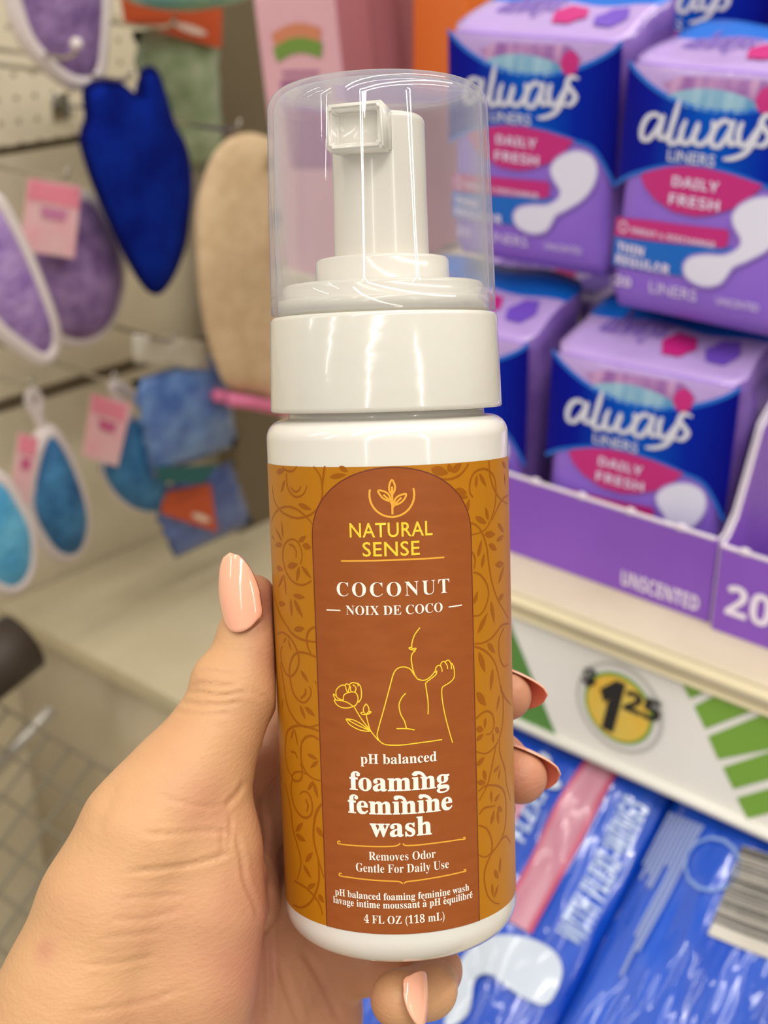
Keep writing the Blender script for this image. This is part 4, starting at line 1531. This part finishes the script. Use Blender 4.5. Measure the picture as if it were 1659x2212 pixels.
# arched brown panel
hl = [lab(675.6, 1162), lab(681, 1360), lab(695.5, 1700), lab(706.7, 1990)]
hr = [lab(1016, 1162), lab(1021, 1360), lab(1029, 1657), lab(1037, 1985)]
ul = sum(q[0] for q in hl) / 4
ur = sum(q[0] for q in hr) / 4
uc = (ul + ur) / 2
va = lab(846, 1162)[1]
arch = [(ul, VBOT)] + [(uc - (ur - ul) / 2 * math.cos(math.pi * i / 36), va + (VT - .2 - va) * math.sin(math.pi * i / 36)) for i in range(37)] + [(ur, VBOT)]
L.poly(arch, M_brown, .11)
L.stroke(arch, .22, M_edge, .12, smooth=0)
L.build('panel_and_vines', lb)

# emblem, rules and line drawing
G = Print(bsurf, 0.8)
lw = .30


def gl_(s_, pts, w=lw, m=M_gold2, sm=5):
    G.stroke(ZL(s_, pts), w, m, .14, smooth=sm)


c0_ = Z(SA, 819, 262)
rr_ = 131 / 2.9625 * .0868
G.stroke([(c0_[0] + rr_ * math.cos(a_), c0_[1] + rr_ * math.sin(a_)) for a_ in [math.radians(165 + 210 * i / 24) for i in range(25)]], .36, M_gold2, .14, smooth=0)
for pts in ([(819, 262), (803, 235), (803, 200), (819, 167), (837, 200), (836, 235), (820, 262)], [(810, 305), (770, 290), (745, 265), (732, 235), (775, 243), (803, 268), (810, 305)],
            [(832, 330), (838, 295), (862, 270), (908, 257), (898, 290), (870, 316), (832, 330)]):
    gl_(SA, pts, .34)
gl_(SA, [(820, 210), (821, 262), (823, 388)], .36)
gl_(SA, [(765, 262), (790, 285), (810, 306), (822, 330)], .32)
gl_(SA, [(880, 280), (850, 310), (825, 345)], .32)
gl_(SA, [(496, 686), (823, 680), (1152, 663)], .3)
fig = [[(998, 105), (965, 150), (948, 200), (945, 235)], [(925, 237), (940, 232), (955, 240), (973, 237), (962, 250), (940, 244), (928, 240)], [(968, 252), (948, 275), (943, 310), (955, 380), (975, 425), (1000, 440), (1035, 440), (1075, 410), (1100, 375)],
       [(985, 437), (960, 405), (935, 370), (895, 357), (855, 367), (830, 400), (810, 470), (770, 620), (735, 745), (725, 795), (740, 830), (775, 853), (840, 858), (900, 855), (1000, 842), (1140, 822)],
       [(1105, 380), (1098, 408), (1040, 455), (1036, 480), (1050, 580), (1050, 660)], [(1095, 395), (1100, 362), (1118, 346), (1135, 360), (1140, 388)],
       [(1128, 352), (1135, 330), (1152, 322), (1170, 345), (1175, 370)], [(1160, 324), (1178, 313), (1195, 335), (1200, 372)],
       [(1192, 330), (1207, 342), (1217, 380), (1215, 425), (1190, 455), (1150, 480), (1138, 500), (1140, 560), (1155, 650), (1180, 750), (1207, 843)],
       [(908, 525), (885, 550), (868, 585), (866, 620), (878, 665), (900, 705), (912, 750)], [(848, 752), (912, 752), (965, 760)],
       [(465, 545), (463, 510), (478, 488), (497, 475), (520, 476), (528, 500), (537, 525)], [(465, 545), (480, 560), (510, 570)], [(518, 478), (530, 465), (548, 475), (545, 500), (538, 525)], [(545, 475), (560, 460), (580, 458), (600, 465), (605, 480)],
       [(556, 480), (555, 500), (560, 515)], [(570, 470), (590, 490), (585, 515)], [(600, 460), (618, 480), (625, 520), (622, 560), (605, 585)],
       [(510, 570), (512, 540), (530, 525), (560, 517), (585, 520), (600, 540), (603, 570), (590, 600), (572, 610)],
       [(450, 568), (490, 572), (530, 582), (560, 600), (572, 610)], [(450, 568), (465, 595), (495, 615), (535, 620), (572, 610)], [(465, 545), (448, 530), (448, 545), (465, 570)],
       [(578, 612), (625, 690), (690, 775), (735, 830)], [(655, 593), (640, 615), (638, 640), (655, 662), (672, 640), (670, 615), (655, 593)],
       [(655, 662), (630, 660), (622, 650), (640, 648), (655, 662), (675, 655), (687, 645), (670, 645), (655, 662)], [(655, 665), (675, 745), (690, 775)],
       [(525, 690), (570, 695), (620, 720), (660, 750), (685, 768)], [(525, 690), (550, 725), (600, 755), (650, 768), (685, 768)], [(535, 693), (600, 730), (685, 768)]]
for pts in fig:
    gl_(SB, pts, .2, M_gold)
gl_(SC, [(490, 648), (478, 643), (472, 652), (480, 660), (540, 668), (660, 676), (800, 677), (850, 672), (873, 658)], .26)
gl_(SC, [(890, 658), (905, 670), (960, 670), (1100, 655), (1240, 635), (1286, 630), (1286, 620), (1275, 622)], .26)
gl_(SC, [(498, 853), (487, 848), (481, 857), (490, 866), (560, 877), (700, 893), (830, 900), (870, 904), (889, 916)], .26)
gl_(SC, [(897, 914), (915, 903), (980, 895), (1100, 876), (1250, 845), (1290, 836), (1291, 826), (1280, 827)], .26)
G.build('line_drawing', lb)

T = Print(bsurf, 0.8)


def tx(s_, txt, x0, x1, yb, yt, m=M_wh, weight=0.0, sp=1.0, xm=None, res=3):
    """lettering between two pixels; yb/yt: baseline and top, read off at the middle of the word"""
    xm = (x0 + x1) / 2
    T.text(txt, Z(s_, x0, yb)[0], Z(s_, x1, yb)[0], Z(s_, xm, yb)[1], Z(s_, xm, yt)[1], m, .15, weight, 0, None, sp, res)


tx(SA, 'NATURAL', 552, 1078, 532, 440, M_gold, .008, 1.05)
tx(SA, 'SENSE', 634, 997, 654, 562, M_gold, .008, 1.05)
tx(SA, serif('COCONUT'), 470, 1186, 912, 820, M_wh, -.006, 1.2)
tx(SA, serif('NOIX DE COCO'), 528, 1143, 1030, 970, M_wh, -.006)
for pts in ([(403, 999), (450, 1001), (492, 1003)], [(1180, 981), (1222, 975), (1265, 968)]):
    T.stroke(ZL(SA, pts), .22, M_wh, .15)
tx(SC, serif('pH balanced'), 620, 1106, 147, 85)
tx(SC, serif('foaming'), 550, 1188, 320, 200, M_wh, .012)
tx(SC, serif('feminine'), 540, 1208, 470, 350, M_wh, .012)
tx(SC, serif('wash'), 680, 1076, 612, 492, M_wh, .012)
for pts in ([(952, 222), (968, 206), (1000, 206), (1022, 222), (1030, 240)], [(838, 372), (856, 360), (888, 366), (905, 388)], [(1003, 362), (1022, 352), (1050, 360), (1068, 380)]):
    T.stroke(ZL(SC, pts), .55, M_wh, .155)
tx(SC, serif('Removes Odor'), 672, 1100, 766, 712, M_wh, -.006)
tx(SC, serif('Gentle For Daily Use'), 590, 1185, 845, 790, M_wh, -.006)
tx(SC, serif('pH balanced foaming feminine wash'), 457, 1316, 1020, 975, M_wh, .0)
tx(SC, serif('lavage intime moussant a pH equilibre'), 445, 1338, 1074, 1029, M_wh, .0)
for pts in ([(1022, 1018), (1034, 1026)], [(1152, 1008), (1163, 1000)], [(1322, 974), (1333, 965)]):
    T.stroke(ZL(SC, pts), .2, M_wh, .15, smooth=0)
tx(SC, serif('4 FL OZ (118 mL)'), 640, 1158, 1172, 1118, M_wh, -.004)
T.build('lettering', lb)


# ------------------------------------------------------------------ the hand
def PC3(px, py, d):
    return np.array([(px - 829.5) / FPX * d, -(py - 1106) / FPX * d, -d], dtype=np.float64)


HS = 0.6
LO = np.array([-86.0, -140.0, -312.0])
HI = np.array([37.0, -4.0, -216.0])
NX, NY, NZ = [int(round((HI[i] - LO[i]) / HS)) + 1 for i in range(3)]
axs = [LO[i] + HS * np.arange(n) for i, n in enumerate((NX, NY, NZ))]


def field():
    return np.full((NX, NY, NZ), 30.0, dtype=np.float32)


def smin(a, b, k):
    if k <= 0:
        return np.minimum(a, b)
    h = np.clip(0.5 + 0.5 * (b - a) / k, 0, 1)
    return b * (1 - h) + a * h - k * h * (1 - h)


def sub(lo_, hi_):
    s = []
    for i, n in enumerate((NX, NY, NZ)):
        a = max(0, int((lo_[i] - LO[i]) / HS))
        b = min(n, int((hi_[i] - LO[i]) / HS) + 2)
        s.append(slice(a, max(a, b)))
    return tuple(s)


def cone(D, a, b, ra, rb, k, sq=None):
    """tapered limb piece from a to b joined softly into D"""
    a, b = np.asarray(a), np.asarray(b)
    mg = max(ra, rb) + max(k, 2) + 4
    s = sub(np.minimum(a, b) - mg, np.maximum(a, b) + mg)
    if any(q.stop <= q.start for q in s):
        return
    X = axs[0][s[0]][:, None, None] - a[0]
    Y = axs[1][s[1]][None, :, None] - a[1]
    Zc = axs[2][s[2]][None, None, :] - a[2]
    ba = b - a
    t = np.clip((X * ba[0] + Y * ba[1] + Zc * ba[2]) / max(ba @ ba, 1e-9), 0, 1)
    d = np.sqrt((X - t * ba[0]) ** 2 + (Y - t * ba[1]) ** 2 + (Zc - t * ba[2]) ** 2) - (ra + (rb - ra) * t)
    D[s] = smin(D[s], d.astype(np.float32), k)


def chain(D, pts, rs, k):
    for i in range(len(pts) - 1):
        cone(D, pts[i], pts[i + 1], rs[i], rs[i + 1], k)


mmp = lambda px, d: px * d / FPX                # pixels -> mm at a depth
# thumb and ball of the thumb
D1 = field()
TH = [PC3(546, 1292, 256), PC3(538, 1390, 255.5), PC3(512, 1490, 254), PC3(464, 1588, 252), PC3(392, 1702, 249)]
chain(D1, TH, [4.6, 5.9, 7.5, 8.2, 9.8], 3)
cone(D1, PC3(468, 1466, 252), PC3(480, 1495, 252), 4.6, 5.6, 2.5)            # knuckle folds
MC = [PC3(392, 1702, 249), PC3(326, 1806, 247), PC3(250, 1965, 245), PC3(180, 2150, 243), PC3(60, 2420, 240), PC3(-110, 2760, 236)]
chain(D1, MC, [10.2, 12.2, 13.2, 14.2, 17.5, 21], 5)
BL = [PC3(462, 1690, 251), PC3(450, 1830, 249), PC3(425, 1960, 248), PC3(400, 2110, 247), PC3(380, 2300, 248), PC3(300, 2600, 250), PC3(200, 2900, 250)]
chain(D1, BL, [6.0, 9.0, 11.6, 12.2, 13, 17, 22], 5)
FD = [PC3(520, 1790, 254), PC3(543, 1880, 254), PC3(543, 1970, 254), PC3(515, 2080, 254)]
chain(D1, FD, [1.9, 2.5, 2.6, 2.4], 1.6)                                   # fold at the edge of the ball
# palm behind
D2 = field()
WR = PC3(420, 2480, 268)
for (q, r_) in ((PC3(612, 1600, 284), 7.4), (PC3(632, 1720, 282), 8.2), (PC3(650, 1860, 283), 8.2), (PC3(668, 2000, 282), 8.0)):
    mid = q * .5 + WR * .5
    cone(D2, q, mid, r_, 10.5, 4)
    cone(D2, mid, WR, 10.5, 15, 4)
chain(D2, [PC3(690, 2080, 284), PC3(640, 2200, 286), PC3(540, 2420, 284)], [9.5, 13.5, 17], 4)        # outer edge of the palm
cone(D2, WR, PC3(200, 2950, 262), 17, 24, 6)
cone(D2, PC3(606, 1610, 286), PC3(480, 1720, 268), 6, 8, 4)             # web between thumb and index finger
cone(D2, PC3(540, 1760, 276), PC3(480, 1920, 264), 7, 12, 5)
# creases of the palm beside the bottle
for (a_, b_) in (((588, 1790), (600, 2215)), ((640, 2010), (690, 2215)), ((600, 1800), (628, 1700)), ((590, 1900), (625, 1830)), ((655, 2060), (760, 2215))):
    pass
D1 = smin(D1, D2, 3.0)
# fingers wrap behind the bottle and come round its right side
AXn, FRn, RGn, P0n = (np.array(q) for q in (AX, FR, RG, P0))


def ring(v, ang, r):
    """point at height v round the bottle axis, ang degrees from the front, positive to the right"""
    a = math.radians(ang)
    return P0n + AXn * v + r * (math.cos(a) * FRn + math.sin(a) * RGn)


def vof(px, py):
    return lab(px, py)[1]


D3 = field()
tips = []
for (pts, rs) in (
        ([PC3(612, 1600, 284), ring(-46, 212, 31.5), ring(-46.5, 182, 30.8), ring(-47.2, 156, 29.6), ring(-48.4, 138, 28.6), ring(-49.2, 125, 27.9)], [7.6, 7.4, 7.0, 6.3, 5.8, 5.0]),
        ([PC3(632, 1720, 282), ring(-59, 212, 31.8), ring(-60.5, 182, 30.9), ring(-62, 156, 29.8), ring(-64, 135, 28.8), ring(-65.4, 118, 28.3)], [8.2, 7.7, 7.2, 6.6, 6.1, 5.4]),
        ([PC3(650, 1860, 283), ring(-71, 212, 31.6), ring(-71.5, 180, 30.6), ring(-72, 160, 29.6), ring(-73, 146, 28.8), ring(-74, 136, 28.2)], [8.2, 7.4, 6.9, 6.2, 5.8, 5.0])):
    F_ = field()
    chain(F_, pts, rs, 2.2)
    D3 = smin(D3, F_, 0.5)
    tips.append((pts[-2], pts[-1], rs[-1]))
F_ = field()
PK = [PC3(668, 2000, 282), PC3(790, 2075, 281), PC3(905, 2075, 276), PC3(938, 2096, 268), PC3(926, 2140, 259), PC3(864, 2158, 252.5)]
chain(F_, PK, [8.0, 7.0, 6.0, 5.3, 5.2, 5.6], 1.6)
D3 = smin(D3, F_, 0.5)
D1 = smin(D1, D3, 3.0)
# flesh is pressed flat where it touches the bottle
Xg = axs[0][:, None, None] - P0n[0]
Yg = axs[1][None, :, None] - P0n[1]
Zg = axs[2][None, None, :] - P0n[2]
va_ = Xg * AXn[0] + Yg * AXn[1] + Zg * AXn[2]
rr2 = np.sqrt(np.maximum(Xg ** 2 + Yg ** 2 + Zg ** 2 - va_ ** 2, 0))
cyl = np.maximum(rr2 - 22.62, VB - 0.15 - va_).astype(np.float32)
D1 = -smin(-D1, cyl, 0.6)
del Xg, Yg, Zg, va_, rr2, cyl, D2, D3, F_
D1[[0, -1], :, :] = np.maximum(D1[[0, -1], :, :], 0.3)
D1[:, [0, -1], :] = np.maximum(D1[:, [0, -1], :], 0.3)
D1[:, :, [0, -1]] = np.maximum(D1[:, :, [0, -1]], 0.3)


def surface_nets(D, lo_, h):
    s = D < 0
    n0, n1, n2 = D.shape
    c = np.zeros((n0 - 1, n1 - 1, n2 - 1), dtype=np.uint8)
    for dx in (0, 1):
        for dy in (0, 1):
            for dz in (0, 1):
                c += s[dx:n0 - 1 + dx, dy:n1 - 1 + dy, dz:n2 - 1 + dz]
    act = np.argwhere((c > 0) & (c < 8))
    idx = np.full(c.shape, -1, dtype=np.int32)
    idx[tuple(act.T)] = np.arange(len(act))
    acc = np.zeros((len(act), 3))
    cnt = np.zeros(len(act))
    for ax in range(3):
        o1, o2 = [(1, 2), (0, 2), (0, 1)][ax]
        for p1 in (0, 1):
            for p2 in (0, 1):
                A_ = act.copy()
                A_[:, o1] += p1
                A_[:, o2] += p2
                B_ = A_.copy()
                B_[:, ax] += 1
                da, db = D[tuple(A_.T)], D[tuple(B_.T)]
                m_ = (da < 0) != (db < 0)
                t = np.where(m_, da / np.where(m_, da - db, 1), 0)
                q = A_.astype(float)
                q[:, ax] += t
                acc[m_] += q[m_]
                cnt[m_] += 1
    V_ = lo_ + h * acc / cnt[:, None]
    faces = []
    for ax in range(3):
        o1, o2 = [(1, 2), (2, 0), (0, 1)][ax]
        sl0 = [slice(None)] * 3
        sl1 = [slice(None)] * 3
        sl0[ax], sl1[ax] = slice(0, -1), slice(1, None)
        a, b = s[tuple(sl0)], s[tuple(sl1)]
        e = np.argwhere(a != b)
        ok = (e[:, o1] > 0) & (e[:, o2] > 0) & (e[:, o1] < D.shape[o1] - 1) & (e[:, o2] < D.shape[o2] - 1)
        e = e[ok]
        ins = a[tuple(e.T)]
        q = []
        for d1, d2 in ((-1, -1), (0, -1), (0, 0), (-1, 0)):
            k = e.copy()
            k[:, o1] += d1
            k[:, o2] += d2
            q.append(idx[tuple(k.T)])
        q = np.stack(q, 1)
        q[~ins] = q[~ins][:, ::-1]
        faces.append(q)
    return V_, np.concatenate(faces)


HV, HF = surface_nets(D1, LO, HS)
del D1
# light smoothing
E_ = np.unique(np.sort(np.concatenate([HF[:, [0, 1]], HF[:, [1, 2]], HF[:, [2, 3]], HF[:, [3, 0]]]), 1), axis=0)


def lap(V_, w_):
    acc = np.zeros_like(V_)
    cnt = np.bincount(E_.ravel(), minlength=len(V_)).astype(float)
    for i in range(3):
        acc[:, i] = np.bincount(E_[:, 0], V_[E_[:, 1], i], len(V_)) + np.bincount(E_[:, 1], V_[E_[:, 0], i], len(V_))
    return V_ + w_ * (acc / cnt[:, None] - V_)


for it in range(4):
    HV = lap(lap(HV, 0.5), -0.52)
for it in range(2):
    HV = lap(HV, 0.5)


def vnormals(V_):
    a, b, c_, d = (V_[HF[:, i]] for i in range(4))
    fn_ = np.cross(c_ - a, d - b)
    n_ = np.zeros_like(V_)
    for i in range(4):
        for j in range(3):
            n_[:, j] += np.bincount(HF[:, i], fn_[:, j], len(V_))
    return n_ / np.maximum(np.linalg.norm(n_, axis=1, keepdims=True), 1e-9)


NV = vnormals(HV)
sx_ = 829.5 + FPX * HV[:, 0] / -HV[:, 2]
sy_ = 1106 - FPX * HV[:, 1] / -HV[:, 2]
front_ = np.clip(NV[:, 2] * 2.0, 0, 1)


def crease(pts, w_, depth, zlo=-400, zhi=0):
    """a skin fold: press the surface in along a traced line (w_ in picture pixels at the hand, depth in mm)"""
    P_ = np.array([(p_.x, p_.y) for p_ in catmull(pts, 5)])
    box_ = (sx_ > P_[:, 0].min() - 4 * w_) & (sx_ < P_[:, 0].max() + 4 * w_) & (sy_ > P_[:, 1].min() - 4 * w_) & (sy_ < P_[:, 1].max() + 4 * w_) & (front_ > 0) & (HV[:, 2] > zlo) & (HV[:, 2] < zhi)
    ii = np.where(box_)[0]
    if not len(ii):
        return
    X_, Y_ = sx_[ii], sy_[ii]
    best = np.full(len(ii), 1e9)
    fade = np.zeros(len(ii))
    n_ = len(P_) - 1
    for k in range(n_):
        a, b = P_[k], P_[k + 1]
        ba = b - a
        t = np.clip(((X_ - a[0]) * ba[0] + (Y_ - a[1]) * ba[1]) / max(ba @ ba, 1e-9), 0, 1)
        d = np.hypot(X_ - a[0] - t * ba[0], Y_ - a[1] - t * ba[1])
        m_ = d < best
        best[m_] = d[m_]
        fade[m_] = ((k + t) / n_)[m_]
    s_ = best / w_
    g = (np.exp(-s_ ** 2) - 0.35 * np.exp(-((s_ - 2.0) / 1.0) ** 2)) * np.clip(np.minimum(fade, 1 - fade) * 6, 0, 1)
    HV[ii] -= NV[ii] * (g * depth * 0.6 * front_[ii])[:, None]


ZF = -262
for pts, w_, dp in (
        ([(404, 1497), (430, 1494), (462, 1502), (500, 1500), (540, 1492)], 5, .55), ([(410, 1484), (440, 1478), (478, 1482), (510, 1478)], 5, .45),
        ([(382, 1514), (430, 1522), (480, 1522), (530, 1514)], 5, .5), ([(425, 1455), (455, 1448), (490, 1456), (515, 1462)], 5, .3),
        ([(372, 1537), (430, 1545), (500, 1540)], 5, .3), ([(455, 1430), (480, 1432), (500, 1440)], 5, .25),
        ([(545, 1490), (570, 1505), (590, 1530)], 6, .3),
        ([(270, 1885), (340, 1878), (410, 1868), (470, 1852), (505, 1838)], 6, .55), ([(300, 1800), (370, 1802), (440, 1795), (500, 1798)], 6, .35),
        ([(260, 1942), (330, 1938), (400, 1934)], 6, .25), ([(235, 1985), (310, 1985), (400, 1962)], 6, .3), ([(210, 2030), (290, 2020), (350, 2012)], 6, .25),
        ([(180, 2085), (260, 2080), (340, 2062)], 6, .3), ([(160, 2190), (240, 2180), (330, 2160), (400, 2130)], 7, .3), ([(330, 1712), (380, 1730), (440, 1742), (480, 1738)], 6, .25),
        ([(485, 1745), (515, 1712), (528, 1690)], 6, .6), ([(480, 1790), (482, 1820), (478, 1850)], 6, .4), ([(500, 1760), (497, 1800), (492, 1840)], 5, .4),
        ([(505, 1790), (522, 1850), (530, 1905), (552, 1955), (558, 1990)], 6, .5),
        ([(255, 1690), (230, 1740), (205, 1800)], 14, .35)):
    crease(pts, w_, dp, zlo=ZF)
for pts, w_, dp in (([(578, 1890), (575, 1990), (580, 2100), (578, 2215)], 8, .9), ([(600, 1880), (612, 1840), (640, 1800)], 7, .5), ([(604, 2080), (622, 2140), (650, 2215)], 8, .7),
                    ([(650, 2050), (690, 2110), (740, 2215)], 8, .6), ([(560, 1720), (575, 1800), (568, 1860)], 7, .6)):
    crease(pts, w_, dp, zhi=ZF + 6)
NV = vnormals(HV)

me = bpy.data.meshes.new('hand')
Rm = np.array(CM)
WV = (HV / 1000) @ Rm.T + np.array(CAM)
worg = Vector(c2w(PC3(200, 2300, 250)))
WV = WV - np.array(worg)
me.vertices.add(len(WV))
me.vertices.foreach_set('co', WV.astype(np.float32).ravel())
me.loops.add(HF.size)
me.loops.foreach_set('vertex_index', HF.astype(np.int32).ravel())
me.polygons.add(len(HF))
me.polygons.foreach_set('loop_start', np.arange(0, HF.size, 4, dtype=np.int32))
me.update(calc_edges=True)
me.validate()
# palm side of the skin is pinker than the back of the thumb: a colour of the skin itself
pal = np.zeros(len(HV))


def pinkness(p, r, amt):
    d2 = ((HV - np.array(p)) ** 2).sum(1)
    return amt * np.exp(-d2 / (r * r))


pal += pinkness(PC3(505, 1960, 250), 14, .7) + pinkness(PC3(480, 2130, 250), 15, .7) + pinkness(PC3(575, 1300, 252), 6, .75) + pinkness(PC3(580, 1420, 252), 5, .4) + pinkness(PC3(430, 1720, 240), 6, .3)
pal += np.where(HV[:, 2] < -262, .45, 0)
for (a_, b_, r_) in tips + [(PK[-2], PK[-1], 5)]:
    pal += pinkness(b_, 9, .2)
pal += pinkness(PC3(95, 2053, 232), 2.2, .6)
at_ = me.attributes.new('pinkness', 'FLOAT', 'POINT')
at_.data.foreach_set('value', np.clip(pal, 0, 1).astype(np.float32))

M_skin = mat('skin', rgb(236, 186, 138), 0.46, spec=.35, sss=.22, sssr=.0035, sssc=(1, .4, .22))
nt = M_skin.node_tree
p_ = nt.nodes['Principled BSDF']
_a = nt.nodes.new('ShaderNodeAttribute')
_a.attribute_name = 'pinkness'
_tc = nt.nodes.new('ShaderNodeTexCoord')
_n = nt.nodes.new('ShaderNodeTexNoise')
_n.inputs['Scale'].default_value = 90
_n.inputs['Detail'].default_value = 5
nt.links.new(_tc.outputs['Object'], _n.inputs['Vector'])
_r = nt.nodes.new('ShaderNodeMapRange')
_r.inputs[1].default_value, _r.inputs[2].default_value = .3, .75
_r.inputs[3].default_value, _r.inputs[4].default_value = -.12, .22
nt.links.new(_n.outputs[0], _r.inputs[0])
_ad = nt.nodes.new('ShaderNodeMath')
_ad.operation = 'ADD'
_ad.use_clamp = True
nt.links.new(_a.outputs['Fac'], _ad.inputs[0])
nt.links.new(_r.outputs[0], _ad.inputs[1])
_mx = nt.nodes.new('ShaderNodeMix')
_mx.data_type = 'RGBA'
_mx.inputs[6].default_value = rgb(206, 158, 114)
_mx.inputs[7].default_value = rgb(188, 122, 102)
nt.links.new(_ad.outputs[0], _mx.inputs[0])
nt.links.new(_mx.outputs[2], p_.inputs['Base Color'])
_v = nt.nodes.new('ShaderNodeTexVoronoi')
_v.inputs['Scale'].default_value = 1500
nt.links.new(_tc.outputs['Object'], _v.inputs['Vector'])
_mp = nt.nodes.new('ShaderNodeMapping')
_mp.inputs['Rotation'].default_value = (0.3, 0.5, 0.4)
_mp.inputs['Scale'].default_value = (1, 1, 3.5)
nt.links.new(_tc.outputs['Object'], _mp.inputs[0])
_n2 = nt.nodes.new('ShaderNodeTexNoise')
_n2.inputs['Scale'].default_value = 420
_n2.inputs['Detail'].default_value = 3
nt.links.new(_mp.outputs[0], _n2.inputs['Vector'])
_s = nt.nodes.new('ShaderNodeMath')
_s.operation = 'MULTIPLY_ADD'
nt.links.new(_v.outputs['Distance'], _s.inputs[0])
_s.inputs[1].default_value = .35
nt.links.new(_n2.outputs[0], _s.inputs[2])
_b = nt.nodes.new('ShaderNodeBump')
_b.inputs['Strength'].default_value = .35
_b.inputs['Distance'].default_value = .0003
nt.links.new(_s.outputs[0], _b.inputs['Height'])
nt.links.new(_b.outputs[0], p_.inputs['Normal'])
hand = link('hand', me, M_skin)
hand.location = worg
tag(hand, 'left hand with peach almond nails gripping the brown and white pump bottle', 'hand')

M_nail = mat('peach_polish', rgb(252, 184, 152), 0.12, coat=.6, spec=.5)
M_nailin = mat('nail_underside', rgb(206, 112, 88), 0.45, sss=.2, sssr=.002)


def nail(base, tip, nrm, width, arc, lift=0.0, bend=0.0, lab_=None):
    """almond nail from its cuticle centre to its tip (camera mm); nrm points away from the finger"""
    base, tip, nrm = Vector(base), Vector(tip), Vector(nrm)
    ld = (tip - base)
    Ln = ld.length
    ld.normalize()
    nrm = (nrm - ld * nrm.dot(ld)).normalized()
    wd_ = ld.cross(nrm)
    bm = bmesh.new()
    ns, nw = 22, 14
    lay = []
    for th_ in (0.0, -0.45):
        g = []
        for i in range(ns + 1):
            s = i / ns
            prof_ = min(1.0, math.sqrt(max(0, 1 - (1 - min(1, s / .22)) ** 2)) * .25 + .75) if s < .22 else 1.0
            if s > .42:
                q_ = (s - .42) / .58
                prof_ *= math.sqrt(max(0.0, 1 - q_ ** 2.1)) * (1 - .12 * q_) + 0.02
            row = []
            for j in range(nw + 1):
                x = 2 * j / nw - 1
                aa = arc * x * (0.35 + .65 * prof_)
                r_ = width / 2 / math.sin(arc)
                s0 = 0.10 * (x * x) * (1 - min(1, s / .5))      # rounded cuticle edge
                pos = base + ld * (Ln * (s + s0 * 1.2)) + wd_ * (r_ * math.sin(arc * x) * prof_) + nrm * (r_ * (math.cos(arc * x * prof_) - 1) + th_ * (.6 if s < .02 or s > .985 else 1) + bend * math.sin(math.pi * s) + lift * s)
                row.append(bm.verts.new(worg_inv(pos)))
            g.append(row)
        lay.append(g)
    for k, g in enumerate(lay):
        for i in range(ns):
            for j in range(nw):
                f = bm.faces.new((g[i][j], g[i + 1][j], g[i + 1][j + 1], g[i][j + 1]))
                f.material_index = k
    a_, b_ = lay
    bd = [(i, 0) for i in range(ns + 1)] + [(ns, j) for j in range(1, nw + 1)] + [(i, nw) for i in range(ns - 1, -1, -1)] + [(0, j) for j in range(nw - 1, 0, -1)]
    for q in range(len(bd)):
        (i0, j0), (i1, j1) = bd[q], bd[(q + 1) % len(bd)]
        bm.faces.new((a_[i0][j0], a_[i1][j1], b_[i1][j1], b_[i0][j0]))
    o_ = obj('fingernail', bm, [M_nail, M_nailin], hand)
    if lab_:
        o_['label'] = lab_
    return o_


def worg_inv(p):
    return c2w(p) - worg


nail(PC3(515, 1366, 248.4), PC3(496, 1194, 249.5), (-.42, .08, .9), 8.7, 1.0, bend=.8, lab_='long peach almond nail of the thumb')
for (a_, b_, r_), lg, wd_ in ((tips[0], 12.2, 9.8), (tips[1], 11.8, 11.2)):
    l_ = np.array([.80, -.30, .52])
    l_ /= np.linalg.norm(l_)
    n_ = np.array([.25, .55, -.80])
    n_ = n_ - l_ * (n_ @ l_)
    n_ /= np.linalg.norm(n_)
    bs = b_ - l_ * 5.5 + n_ * (r_ - .1)
    nail(bs, bs + l_ * lg, n_, wd_, 1.05, bend=.5, lab_='peach nail seen from its underside, right of the bottle')
nail(PC3(917, 2098, 250.5), PC3(912, 2220, 246.0), (.85, .05, .5), 8.2, 1.0, bend=.5, lab_='peach nail of the little finger below the bottle base')
